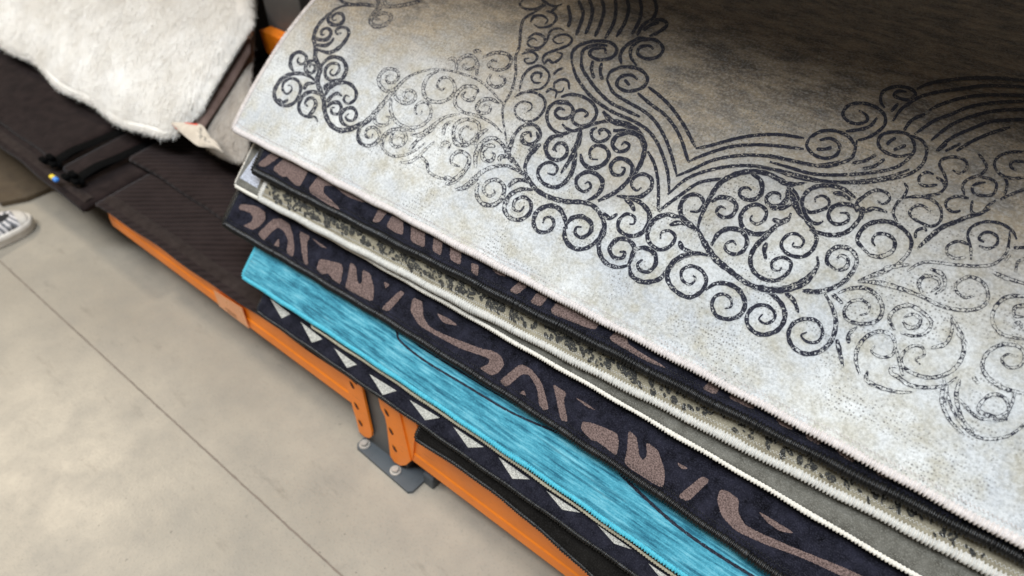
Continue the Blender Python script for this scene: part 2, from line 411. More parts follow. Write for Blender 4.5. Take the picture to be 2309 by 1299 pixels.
        T2 = np.gradient(C2, axis=0); T2 /= np.linalg.norm(T2[:, :2], axis=1)[:, None]
        inn = np.stack([T2[:, 1], -T2[:, 0]], 1); w2 = L2 / s.pitch * 2 * math.pi
        C2[:, :2] += inn * (r * .74 + .0009 * np.sin(w2))[:, None]
        C2[:, 2] = s.z(C2[:, 0], C2[:, 1]) + .0004 + .0004 * np.cos(w2)
        k3 = 4; t3 = np.arange(k3) / k3 * 2 * math.pi; up = np.array([0, 0, 1.0])
        V3 = C2[:, None] + (.00042 if s.loops else .00002) * (np.column_stack([inn, np.zeros(m2)])[:, None] * np.cos(t3)[None, :, None] + up * np.sin(t3)[None, :, None])
        i = np.arange(m2 - 1)[:, None] * k3; j = np.arange(k3)[None]; j2 = (j + 1) % k3
        F3 = np.stack([i + j, i + j2, i + k3 + j2, i + k3 + j], -1).reshape(-1, 4) + len(Vf)
        mesh('binding', np.concatenate([Vf, V3.reshape(-1, 3)]), np.concatenate([Fq, F3]), s.thr, s.t, True)
def catmull(p, step=3.0):
    if len(p) == 2: p = np.array([p[0], (p[0] + p[1]) / 2, p[1]])
    q = np.concatenate([[2 * p[0] - p[1]], p, [2 * p[-1] - p[-2]]]); out = []
    for i in range(1, len(q) - 2):
        n = max(2, int(np.linalg.norm(q[i + 1] - q[i]) / step)); t = np.arange(n)[:, None] / n
        a, b, c, d = q[i - 1], q[i], q[i + 1], q[i + 2]
        out.append(.5 * (2 * b + (c - a) * t + (2 * a - 5 * b + 4 * c - d) * t ** 2 + (3 * b - a - 3 * c + d) * t ** 3))
    out.append(p[-1:]); return np.concatenate(out)
def round_poly(p):
    for _ in range(2):
        n = np.roll(p, -1, axis=0); p = np.stack([p * .86 + n * .14, p * .14 + n * .86], 1).reshape(-1, 2)
    return p
def crop(ox, oy, sc):
    return lambda pts: [(ox + x / sc, oy + y / sc) for x, y in pts]
CA = crop(580, 0, 3.82); CB = crop(1100, 0, 3.82); CC = crop(1700, 100, 3.711); CD = crop(1000, 300, 3.82); CE = crop(1500, 350, 3.82)
CF = crop(1700, 600, 3.711); C3 = crop(480, 280, 3.82); C4 = crop(500, 550, 4.33); C5 = crop(700, 750, 3.711); C6 = crop(1100, 950, 3.722)
CR = crop(900, 600, 2.886); C7 = crop(1600, 950, 3.256); ID = lambda p: p

# ------------------------------------------------------------------ top rug: the printed scrollwork
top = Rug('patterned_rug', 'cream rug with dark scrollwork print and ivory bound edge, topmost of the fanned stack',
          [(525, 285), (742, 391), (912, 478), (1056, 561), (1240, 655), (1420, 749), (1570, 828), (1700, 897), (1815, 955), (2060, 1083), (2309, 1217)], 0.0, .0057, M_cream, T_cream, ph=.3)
def dens(q):
    x, y = q
    d = .84
    if x > 1080 and y < 420: d = .88
    if x > 800 and x < 1190: d = .84 - .26 * min(1, max(0, (x - 800) / 60)) * min(1, max(0, (1190 - x) / 110 + .15))
    if y > 560 and x > 1780: d = min(d, .84 - .27 * min(1, (x - 1780) / 220))
    
    if x > 1900 and 330 < y < 500: d = min(d, .78)
    return d
def T(cr, w, *lines, **kw):
    for l in lines: top.stroke(cr(l), [q * 1.32 for q in w] if isinstance(w, list) else w * 1.25, dens, **kw)
TH = [.9, 1.15, 1.0, .85, .6]
def ww(w): return [w * t for t in TH]
# corner ornament and first vine
T(CA, 7.5, [(700, -20), (740, 15), (800, 36), (900, 35), (1050, 50), (1200, 52), (1330, 25), (1440, -5)], [(1030, -30), (1042, 10), (1062, 50)], [(1095, -20), (1100, 25), (1118, 50)])
T(CA, ww(8), [(1090, 55), (1020, 95), (975, 180), (1010, 222), (1060, 225), (1130, 190), (1150, 135), (1100, 110), (1040, 125), (1025, 165), (1060, 165)])
T(CA, [5, 6, 7, 9, 10, 9, 9, 10, 11, 9, 8, 5, 3.5, 4, 4, 5, 6], [(800, 40), (720, 55), (640, 100), (535, 200), (487, 310), (503, 420), (500, 500), (540, 590), (518, 700), (570, 850), (582, 960), (625, 1065), (720, 1125), (850, 1092), (950, 1040), (1060, 920), (1170, 790), (1300, 665), (1450, 608), (1560, 600), (1700, 620), (1880, 680), (1990, 760), (2120, 900)])
T(CA, ww(7), [(640, 100), (608, 165), (640, 205), (700, 210), (745, 170), (730, 120), (680, 112), (645, 145), (655, 175), (685, 165)],
  [(490, 320), (540, 340), (600, 335), (635, 285), (615, 245), (575, 245), (548, 275), (560, 300), (580, 292)],
  [(520, 425), (620, 450), (715, 400), (785, 300), (775, 245), (720, 232), (675, 262), (690, 292), (725, 280)],
  [(510, 385), (590, 388), (640, 355), (660, 320)],
  [(318, 622), (285, 560), (300, 480), (360, 445), (420, 480), (412, 535), (370, 550), (345, 520), (360, 490)],
  [(495, 515), (435, 535), (415, 590), (450, 630), (495, 605), (495, 565), (460, 552), (450, 580)],
  [(548, 590), (570, 540), (640, 490), (730, 510), (768, 590), (730, 675), (650, 695), (592, 660), (590, 590), (640, 545), (700, 555), (702, 610), (660, 650), (625, 625), (650, 590)],
  [(590, 785), (590, 740), (640, 708)],
  [(520, 715), (440, 650), (330, 630), (220, 670), (150, 775), (165, 870), (250, 910), (335, 865), (375, 760), (345, 690), (280, 675), (225, 715), (220, 775), (255, 808), (295, 775), (290, 735), (262, 735)],
  [(175, 850), (220, 880), (268, 855)],
  [(400, 772), (430, 722), (500, 716)],
  [(560, 825), (480, 788), (400, 818), (358, 900), (375, 975), (440, 1008), (495, 1005), (522, 1050)],
  [(430, 1000), (475, 960), (505, 895), (480, 845), (435, 850), (412, 890), (438, 918)],
  [(580, 830), (620, 760), (700, 713), (790, 718), (850, 785), (840, 860), (780, 892), (745, 860), (765, 820), (795, 835)],
  [(600, 880), (640, 830), (690, 803), (732, 830)], [(600, 925), (640, 888), (700, 885), (725, 935), (700, 980), (645, 975), (640, 930), (670, 925)],
  [(790, 1092), (735, 1060), (718, 990), (760, 940), (820, 930), (855, 975), (835, 1030), (785, 1038), (760, 1005), (790, 980)])
# stippled middle group
T(CA, ww(6.5), [(905, 1068), (868, 1150), (890, 1230), (960, 1258), (1035, 1215), (1052, 1140), (1000, 1095), (940, 1125), (940, 1180), (985, 1185), (995, 1150)],
  [(1190, 770), (1110, 785), (1050, 720), (1060, 640), (1130, 592), (1205, 615), (1215, 670), (1165, 715), (1115, 700), (1115, 655), (1150, 650)],
  [(1185, 795), (1205, 860), (1290, 892), (1358, 855), (1355, 800), (1300, 778), (1258, 815), (1280, 850), (1310, 830)],
  [(1155, 850), (1150, 950), (1200, 1050), (1300, 1102), (1410, 1085), (1488, 1010), (1490, 920), (1430, 880), (1370, 910), (1362, 975), (1405, 985), (1420, 955)],
  [(1560, 612), (1470, 665), (1430, 770), (1465, 855), (1560, 882), (1660, 845), (1705, 760), (1665, 680), (1590, 675), (1550, 740), (1590, 780), (1620, 750)],
  [(1880, 810), (1905, 785), (1860, 748), (1780, 752), (1715, 820), (1708, 905), (1775, 968), (1900, 1000), (2020, 1062), (2110, 1145)], [(1880, 810), (1855, 860), (1800, 862), (1765, 825), (1800, 790)],
  [(2085, 895), (2010, 855), (1930, 870), (1888, 935), (1930, 975), (1990, 970), (2010, 920), (1965, 902), (1935, 935)],
  [(1330, 1165), (1420, 1152), (1520, 1080), (1620, 1010), (1745, 982)], [(1010, 995), (1020, 1060), (1080, 1082), (1135, 1058), (1142, 1015), (1105, 1000)],
  [(1078, 1299), (1090, 1190), (1170, 1115), (1255, 1128), (1282, 1200), (1235, 1258), (1165, 1248), (1160, 1195), (1215, 1180)],
  [(1600, 1165), (1620, 1085), (1680, 1040)], [(1740, 1240), (1690, 1170), (1710, 1075), (1800, 1030), (1900, 1060), (1910, 1150), (1860, 1230), (1770, 1215), (1745, 1140), (1800, 1090), (1850, 1120)],
  [(1640, 520), (1690, 508), (1718, 560), (1705, 630)], [(1718, 560), (1765, 498), (1840, 482), (1890, 530), (1870, 585), (1810, 600), (1772, 568), (1810, 545)], [(1900, 530), (1895, 600), (1888, 660)], [(1860, 450), (1905, 440), (1935, 465)],
  [(1940, 500), (2050, 457), (2160, 475), (2185, 540), (2130, 598), (2040, 602), (1992, 565), (2030, 522), (2085, 545)], [(2015, 640), (1990, 700), (2040, 750), (2115, 735), (2132, 680), (2080, 655)],
  [(1990, 1110), (1930, 1150), (1880, 1230), (1900, 1299)], [(1310, 1299), (1380, 1210), (1450, 1170)])
T(C3, ww(5.5), [(1275, 40), (1245, 115), (1290, 178), (1385, 180), (1440, 115), (1400, 40), (1335, 35), (1312, 85), (1355, 118)],
  [(1740, 60), (1640, 50), (1540, 50), (1465, 110), (1460, 200), (1540, 272), (1660, 265), (1760, 215), (1830, 160)], [(1560, 60), (1530, 140), (1560, 195), (1620, 185), (1640, 130), (1600, 110)],
  [(1610, 330), (1700, 325), (1780, 270), (1850, 200), (1910, 150)], [(1700, 90), (1790, 100), (1880, 60), (1920, 20)], [(1960, 210), (1990, 160), (2040, 170), (2030, 220)],
  [(1770, 260), (1840, 330), (1860, 410), (1960, 465), (2070, 460)], [(2000, 520), (2080, 500), (2160, 440)], [(2100, 560), (2180, 550), (2290, 470)])
# left half of the arch: vine and curls
T(CB, ww(5), [(500, 45), (400, 110), (310, 170), (283, 260), (272, 400), (238, 500), (240, 640), (200, 790), (135, 910), (128, 1010), (150, 1150), (170, 1290)],
  [(480, 40), (420, 80), (330, 82), (275, 45), (310, -5)], [(365, 195), (400, 145), (470, 140), (515, 180), (490, 215)], [(500, 100), (560, 115), (590, 165), (540, 225), (450, 242), (395, 215)],
  [(320, 432), (430, 430), (505, 355), (540, 272), (610, 248), (660, 270)], [(345, 335), (410, 295), (480, 320), (490, 375), (440, 415), (370, 408), (340, 370), (385, 335), (425, 355)],
  [(490, 555), (470, 520), (500, 470), (600, 430), (690, 395), (725, 345), (680, 305), (610, 308), (560, 345), (600, 380), (655, 370)],
  [(290, 470), (370, 448), (425, 490), (395, 542), (335, 548), (315, 515), (355, 505)], [(480, 560), (520, 520), (560, 545), (615, 515), (640, 470), (590, 452)],
  [(270, 790), (300, 670), (360, 598), (450, 572), (522, 630), (520, 700), (460, 765), (350, 785), (260, 830)], [(450, 680), (460, 640), (410, 630), (375, 670), (400, 715), (460, 715)],
  [(700, 775), (690, 705), (630, 688), (572, 725), (585, 790), (640, 790), (655, 755)], [(500, 800), (540, 770), (590, 790), (580, 850)], [(560, 650), (600, 610), (650, 588)],
  [(230, 840), (300, 800), (400, 800), (480, 850), (490, 930), (430, 1018), (340, 1050), (250, 1005), (235, 930), (290, 880), (365, 890), (378, 935), (330, 970)], [(450, -10), (520, 40), (580, 60), (640, 40)], [(540, 110), (600, 60)])
T(CB, 7, [(630, 840), (700, 818), (800, 830), (900, 890), (937, 980), (885, 1065), (800, 1088), (730, 1045), (745, 975), (810, 950), (860, 985), (830, 1012)],
  [(700, 880), (610, 878), (535, 920), (508, 1010), (540, 1100), (630, 1155), (735, 1130)], [(600, 895), (690, 895), (735, 950), (700, 1012), (620, 1022), (578, 975), (615, 935), (665, 955)],
  [(640, 1070), (680, 1110), (740, 1130), (830, 1100), (950, 1060), (1080, 1045), (1200, 1070), (1290, 1120)],
  [(940, 1100), (895, 1130), (898, 1190), (950, 1225), (1020, 1205), (1050, 1160), (1010, 1118), (960, 1130), (965, 1165)],
  [(185, 1290), (220, 1180), (300, 1090), (395, 1078), (452, 1140), (430, 1210), (360, 1248), (292, 1222), (300, 1165), (360, 1142), (372, 1185)],
  [(500, 1290), (530, 1210), (600, 1170), (650, 1180)], [(560, 1299), (600, 1240), (660, 1240), (690, 1290)], [(350, 1299), (420, 1260), (460, 1250)])
T(CB, [9, 12, 13, 10], [(990, 960), (1030, 1010), (1080, 1050), (1200, 1080), (1290, 1140), (1330, 1210), (1350, 1299)])
T(CB, [7, 12, 8], [(800, 1110), (790, 1180), (770, 1250), (720, 1310)])
# flowing bands
FW = 7.2
T(CB, FW, [(1380, 752), (1480, 830), (1580, 930), (1680, 1070), (1740, 1180), (1788, 1275)], [(1290, 805), (1400, 900), (1520, 990), (1610, 1100), (1670, 1220), (1708, 1340), (1725, 1392), (1738, 1400)],
  [(1025, 690), (1080, 800), (1200, 880), (1340, 960), (1440, 1050), (1520, 1180), (1575, 1320), (1625, 1510)], [(805, 490), (812, 590), (880, 700), (960, 800), (1060, 890), (1180, 950), (1310, 1010)],
  [(720, 530), (760, 660), (840, 780), (940, 880), (1080, 970), (1240, 1040), (1370, 1120), (1450, 1220), (1505, 1340), (1550, 1500), (1562, 1670)],
  [(905, 525), (892, 600), (915, 680)], [(980, 545), (968, 620), (985, 692)],
  [(720, 530), (730, 450), (800, 390), (920, 360), (1050, 370), (1110, 430), (1070, 498), (960, 520), (880, 480), (900, 430), (1000, 420), (1015, 470)], [(805, 490), (830, 430), (920, 395), (1030, 400)],
  [(1025, 690), (1060, 620), (1180, 580), (1310, 605), (1375, 680), (1330, 758), (1200, 790), (1112, 740), (1140, 670), (1230, 650), (1290, 690)], [(1178, 690), (1222, 742)],
  [(1280, 572), (1230, 490), (1240, 410), (1320, 352), (1440, 350), (1508, 420), (1470, 490), (1370, 512), (1292, 470), (1310, 412), (1390, 400), (1425, 432)],
  [(1150, 560), (1140, 480), (1190, 400), (1300, 338), (1380, 340)], [(1285, 312), (1330, 230), (1400, 185), (1510, 180), (1540, 228), (1460, 288), (1390, 318)], [(1335, 270), (1400, 222), (1475, 200)],
  [(1425, -30), (1452, 80), (1425, 160), (1380, 190)], [(1300, -30), (1322, 80), (1300, 190), (1240, 300)], [(1190, -30), (1212, 80), (1180, 200), (1105, 325)],
  [(1095, -20), (1102, 100), (1080, 210), (1008, 340)], [(975, -10), (1000, 90), (970, 210), (920, 322)], [(870, -10), (900, 100), (870, 230), (838, 300)], [(780, 10), (820, 120), (790, 230), (758, 310)], [(690, 50), (710, 160), (690, 240)])
T(ID, 6.8, [(1568, 336), (1600, 330), (1655, 315), (1700, 307), (1754, 305), (1813, 313)], [(1553, 365), (1600, 346), (1650, 332), (1700, 328), (1755, 331), (1812, 338)],
  [(1524, 399), (1560, 384), (1610, 362), (1672, 352), (1730, 354), (1788, 366), (1840, 375), (1893, 366)],
  [(1505, 440), (1553, 402), (1618, 381), (1683, 375), (1735, 382), (1788, 400), (1840, 410), (1919, 412), (1997, 402), (2050, 384)],
  [(1484, 478), (1540, 437), (1578, 413), (1631, 404)], [(1460, 342), (1476, 373), (1484, 418), (1484, 478)])
# left teardrop
T(CD, [10, 10, 9, 8, 9], [(1350 + 110, -20), (1640, 5), (1730, 90), (1705, 250), (1620, 380), (1500, 500), (1330, 590)])
T(CD, ww(8), [(1600, 5), (1500, 25), (1455, 100), (1500, 160), (1570, 152), (1600, 110), (1560, 82), (1530, 110)],
  [(1180, 180), (1200, 258), (1270, 305), (1370, 278), (1425, 200), (1392, 130), (1315, 110), (1262, 155), (1270, 220), (1330, 232)],
  [(1190, 0), (1140, 120), (1128, 250), (1100, 350), (1030, 440), (950, 470), (855, 430), (812, 350), (845, 280), (920, 255), (980, 300), (955, 358), (895, 350)],
  [(1020, 20), (930, 42), (880, 120), (910, 210), (990, 235), (1055, 195), (1060, 125), (1000, 88), (955, 125), (975, 165)], [(1140, 130), (1090, 230), (1010, 350)],
  [(1230, 592), (1330, 530), (1370, 430), (1320, 360), (1230, 340), (1150, 390), (1150, 465), (1210, 508), (1268, 470), (1250, 425), (1215, 440)],
  [(1605, 385), (1628, 300), (1580, 240), (1500, 225), (1440, 285), (1460, 355), (1530, 365), (1562, 310), (1528, 298)],
  [(1490, 545), (1600, 560), (1700, 550), (1785, 480), (1790, 400), (1720, 358), (1640, 390), (1618, 450), (1660, 500), (1705, 475)],
  [(300, 430), (285, 520), (330, 605), (430, 620), (505, 560), (520, 460), (450, 402), (370, 430), (345, 495), (390, 545), (440, 520), (430, 480)],
  [(100, 490), (190, 460), (320, 345), (430, 292), (550, 285), (640, 325)],
  [(770, 490), (660, 488), (565, 545), (525, 650), (570, 730), (660, 748), (742, 690), (750, 600), (690, 552), (615, 585), (605, 655), (660, 675), (695, 630)], [(555, 465), (620, 412), (700, 410), (770, 450)],
  [(830, 105), (745, 190), (702, 290), (720, 370)], [(670, 20), (690, 80), (760, 100), (815, 50), (800, -10)], [(600, 20), (585, 90), (560, 170), (620, 260), (680, 340)],
  [(275, 300), (280, 180), (340, 80), (430, 45), (515, 110), (550, 200), (590, 260)], [(445, 120), (385, 110), (332, 165), (350, 230), (410, 240), (440, 190), (410, 165)],
  [(20, 440), (120, 380), (200, 300), (218, 210), (150, 160), (80, 195), (70, 260), (140, 290)], [(80, 20), (110, 90), (190, 105), (265, 50), (280, 0)], [(480, 245), (490, 205), (555, 208)], [(0, 400), (40, 385), (70, 400)])
T(CD, [7, 9, 10, 9, 9, 9, 8], [(550, 290), (650, 330), (720, 385), (790, 480), (900, 550), (1050, 592), (1200, 600), (1300, 640), (1370, 740), (1385, 850), (1340, 940), (1345, 1040), (1400, 1125), (1500, 1162), (1590, 1145)])
T(CD, [8, 9, 9, 9, 9, 9, 8, 8, 7, 7], [(1590, 1150), (1625, 1060), (1640, 985), (1580, 922), (1490, 925), (1430, 1000), (1465, 1075), (1540, 1080), (1560, 1030), (1515, 1030)])
T(CD, ww(8.5), [(1060, 830), (1040, 725), (990, 650), (900, 630), (805, 680), (775, 775), (815, 848), (895, 852), (950, 795), (930, 732), (875, 732), (855, 780)],
  [(1040, 810), (1050, 920), (1120, 995), (1230, 995), (1330, 920), (1380, 800)], [(1060, 790), (1110, 735), (1195, 725), (1270, 780), (1262, 860), (1190, 905), (1135, 870), (1145, 815), (1190, 815)],
  [(1370, 690), (1430, 738), (1500, 700)], [(1560, 570), (1680, 595), (1768, 690), (1762, 790), (1700, 870), (1600, 892), (1512, 840), (1510, 760), (1575, 702), (1645, 730), (1640, 785), (1600, 790)],
  [(2050, 735), (1930, 708), (1820, 750), (1758, 850), (1770, 945), (1850, 1010), (1945, 985), (1995, 905), (1945, 848), (1875, 865), (1868, 920)],
  [(1640, 1010), (1730, 995), (1815, 1045), (1825, 1135), (1765, 1200), (1695, 1190), (1670, 1135), (1715, 1095)],
  [(1600, 1145), (1620, 1235), (1720, 1290), (1850, 1268), (1930, 1190), (2000, 1112), (2100, 1062), (2200, 1050), (2300, 1052)],
  [(2180, 850), (2090, 780), (2040, 690), (2052, 600), (2120, 540), (2205, 548), (2240, 615), (2195, 680), (2120, 682)], [(1945, 800), (2020, 780), (2090, 790), (2170, 832)], [(2030, 935), (2060, 1000), (2160, 1042)])
T(CD, [6, 11, 6], [(1560, 575), (1610, 610), (1645, 680)])
# right teardrop
T(CE, ww(9), [(275, 650), (300, 550), (370, 400), (450, 270), (560, 190), (700, 150), (850, 160), (950, 200), (1060, 270), (1150, 400), (1210, 560), (1275, 660), (1300, 740), (1260, 830), (1180, 882), (1080, 872), (1010, 820), (1000, 755), (1060, 692), (1135, 690), (1190, 745), (1160, 800), (1095, 792), (1105, 758)])
T(CE, [5, 11, 3], [(930, 205), (1060, 258), (1215, 245)]); T(CE, [5, 14, 12, 5], [(1050, 290), (1100, 390), (1140, 480), (1190, 560)])
T(CE, [10, 12, 13, 10, 10, 12, 13, 10, 7], [(280, 645), (340, 770), (430, 900), (550, 1000), (700, 1110), (850, 1165), (1000, 1165), (1120, 1130), (1240, 1050), (1310, 960), (1305, 880)])
T(CE, [7, 13, 6], [(120, 520), (190, 590), (280, 655)])
T(CE, ww(8.5), [(740, 168), (815, 220), (832, 310), (785, 380), (705, 392), (640, 352), (650, 300), (705, 285), (742, 312)], [(1050, 300), (1040, 390), (965, 450), (885, 430), (870, 372), (925, 330), (985, 348), (988, 390)],
  [(395, 410), (470, 370), (560, 385), (610, 445), (575, 525), (495, 542), (440, 495), (475, 450), (520, 470)],
  [(960, 640), (850, 682), (740, 682), (660, 622), (650, 525), (710, 452), (800, 435), (868, 490), (850, 565), (785, 602), (732, 565), (750, 522)],
  [(1080, 505), (1050, 570), (960, 610), (870, 700), (775, 795), (730, 900), (760, 1010), (860, 1080), (975, 1080), (1065, 1005), (1075, 925), (1000, 888), (920, 925), (920, 985), (975, 1005), (1000, 975)],
  [(870, 760), (850, 830), (865, 910)], [(920, 560), (990, 580), (1080, 540)], [(900, 460), (1000, 465), (1090, 430)],
  [(395, 785), (450, 690), (540, 642), (650, 660), (702, 740), (670, 830), (590, 862), (520, 825), (525, 772), (580, 748), (610, 785)],
  [(380, 875), (250, 850), (115, 890), (30, 980), (20, 1080), (85, 1175), (200, 1232), (305, 1185), (352, 1090), (310, 1000), (215, 962), (140, 1005), (148, 1085), (215, 1120), (262, 1070), (235, 1045)],
  [(345, 1170), (430, 1115), (540, 1118), (640, 1180), (685, 1290), (640, 1385), (540, 1420), (440, 1390), (400, 1300), (430, 1225), (500, 1205), (560, 1245), (565, 1310), (510, 1330)],
  [(100, 540), (40, 520), (-10, 515)])
T(CE, ww(8), [(1640, 380), (1530, 300), (1400, 268), (1270, 290), (1190, 360), (1180, 450), (1240, 500), (1330, 485), (1400, 450), (1405, 395), (1350, 358), (1290, 378), (1290, 415)], [(1180, 450), (1220, 550), (1300, 600), (1360, 575)],
  [(1650, 500), (1620, 450), (1530, 430), (1440, 455), (1402, 525), (1435, 590), (1510, 602), (1575, 565), (1565, 512), (1500, 505)],
  [(1240, 650), (1380, 692), (1500, 692), (1600, 640), (1685, 520), (1645, 430), (1700, 370), (1800, 312), (1900, 330), (1930, 388), (1870, 430), (1818, 400)], [(1700, 500), (1800, 468), (1910, 502)], [(1440, 335), (1520, 345), (1600, 400)],
  [(1760, 870), (1690, 800), (1650, 740), (1690, 650), (1780, 590), (1920, 582), (2040, 640), (2115, 740), (2090, 850), (1990, 950), (1850, 1030), (1670, 1085)], [(1740, 865), (1850, 882), (1955, 830), (1970, 745), (1900, 690), (1815, 690), (1780, 745), (1805, 790)],
  [(1470, 1000), (1390, 930), (1410, 845), (1490, 798), (1590, 820), (1645, 900), (1620, 1000), (1540, 1100), (1420, 1160), (1240, 1175)], [(1480, 1000), (1550, 980), (1572, 915), (1515, 870), (1470, 905)])
T(CE, [4, 9, 4], [(1640, 490), (1700, 470), (1690, 560)])
# right-hand flowing bands
T(CC, 7, [(860, 810), (820, 950), (720, 1002), (600, 1030), (450, 1010), (250, 965), (110, 930)], [(460, 790), (560, 735), (680, 732), (790, 782), (852, 870)], [(460, 790), (440, 860), (500, 932), (600, 962), (690, 930), (712, 850), (640, 795), (545, 810)], [(520, 885), (585, 885), (650, 870)],
  [(875, 560), (938, 600), (940, 650), (855, 672), (772, 640), (742, 580), (800, 512), (920, 500), (1030, 540), (1092, 605), (1090, 680), (1030, 742), (940, 792), (865, 810)], [(1030, 620), (970, 690), (880, 720), (765, 735)],
  [(1092, 540), (1058, 480), (1080, 400), (1180, 360), (1290, 370), (1350, 420), (1300, 470), (1220, 460), (1170, 430), (1205, 398), (1275, 402)], [(1145, 570), (1205, 500)],
  [(1360, 380), (1480, 330), (1700, 295), (1900, 285), (2100, 290), (2300, 315)], [(1160, 650), (1220, 560), (1290, 505), (1400, 440), (1570, 400), (1750, 375), (1950, 350), (2300, 362)],
  [(1460, 560), (1560, 510), (1740, 455), (1950, 430), (2300, 432)], [(1250, 730), (1320, 640), (1430, 590)], [(1340, 760), (1500, 650), (1650, 590), (1800, 530), (2000, 495), (2300, 478)],
  [(1480, 810), (1650, 680), (1850, 600), (2050, 560), (2300, 548)], [(1520, 900), (1650, 790), (1850, 700), (2000, 650), (2300, 632)], [(1690, 900), (1820, 820), (1980, 750), (2140, 700)],
  [(1105, 850), (1140, 815), (1185, 790)], [(1165, 892), (1270, 852)], [(130, 990), (300, 1040), (480, 1090), (700, 1102), (1000, 1080), (1200, 1030), (1320, 930), (1340, 850), (1290, 765), (1180, 740), (1075, 760), (1035, 830), (1080, 900), (1200, 945), (1310, 925)],
  [(0, 1030), (200, 1062), (400, 1112), (600, 1155), (900, 1165), (1100, 1140), (1280, 1100), (1400, 1020), (1442, 900), (1400, 812), (1280, 762)], [(820, 1000), (920, 985), (1020, 930)], [(900, 1052), (1000, 1030), (1090, 968)])
CG = crop(1809, 330, 4.606)
T(CG, 6.2, [(980, 800), (940, 700), (980, 600), (1050, 530), (1085, 450), (1055, 390)], [(1050, 545), (1200, 530), (1330, 560), (1430, 650), (1430, 780), (1340, 840), (1210, 795), (1112, 720), (1140, 650), (1230, 622), (1330, 685)],
  [(1130, 545), (1300, 522), (1430, 490), (1492, 400), (1470, 300), (1420, 200), (1460, 140), (1580, 120), (1690, 160), (1702, 240), (1630, 290), (1555, 255)], [(1360, 300), (1280, 280), (1210, 330), (1220, 400), (1300, 422), (1400, 408)], [(1385, 330), (1450, 370), (1475, 430)],
  [(1820, 80), (1880, 160), (1910, 230), (1850, 300), (1720, 350), (1660, 420), (1680, 515)], [(1840, 325), (1950, 350), (2012, 400), (1985, 500), (1900, 522), (1785, 502), (1760, 440), (1800, 400), (1900, 382)],
  [(2340, 68), (2150, 70), (2030, 120), (1990, 200), (2040, 290), (2160, 340), (2340, 330)], [(2340, 170), (2185, 168), (2160, 220), (2220, 262)], [(2080, 300), (2122, 400), (2095, 520)], [(2340, 440), (2160, 510), (2050, 562)],
  [(1725, 550), (1600, 530), (1500, 570), (1490, 640), (1560, 690), (1640, 678)], [(1762, 570), (1750, 680), (1800, 712), (1860, 700), (1920, 630), (2005, 570)], [(1170, 965), (1180, 890), (1262, 860), (1285, 895)],
  [(1750, 1185), (1742, 1050), (1712, 930), (1762, 842), (1900, 792), (2060, 812), (2180, 890), (2222, 975)], [(1830, 1042), (1920, 1070), (2012, 1030), (2020, 950), (1950, 902), (1870, 912), (1832, 970), (1885, 1005)],
  [(2150, 890), (2142, 1000), (2110, 1122), (2000, 1222), (1850, 1252), (1600, 1240), (1330, 1210), (1200, 1232), (1080, 1310)], [(1735, 1035), (1620, 995), (1510, 1040), (1500, 1120), (1580, 1172), (1695, 1160)],
  [(2340, 1055), (2190, 1062)], [(2340, 1160), (2235, 1210), (2212, 1310)], [(2155, 1130), (2100, 1205)], [(1480, 60), (1560, 20), (1640, -20)], [(1400, 60), (1450, 20), (1500, -20)])
T(CG, [6, 10, 9, 8, 6], [(1190, 1075), (1300, 970), (1450, 850), (1600, 790), (1720, 740), (1830, 712), (1950, 655)])
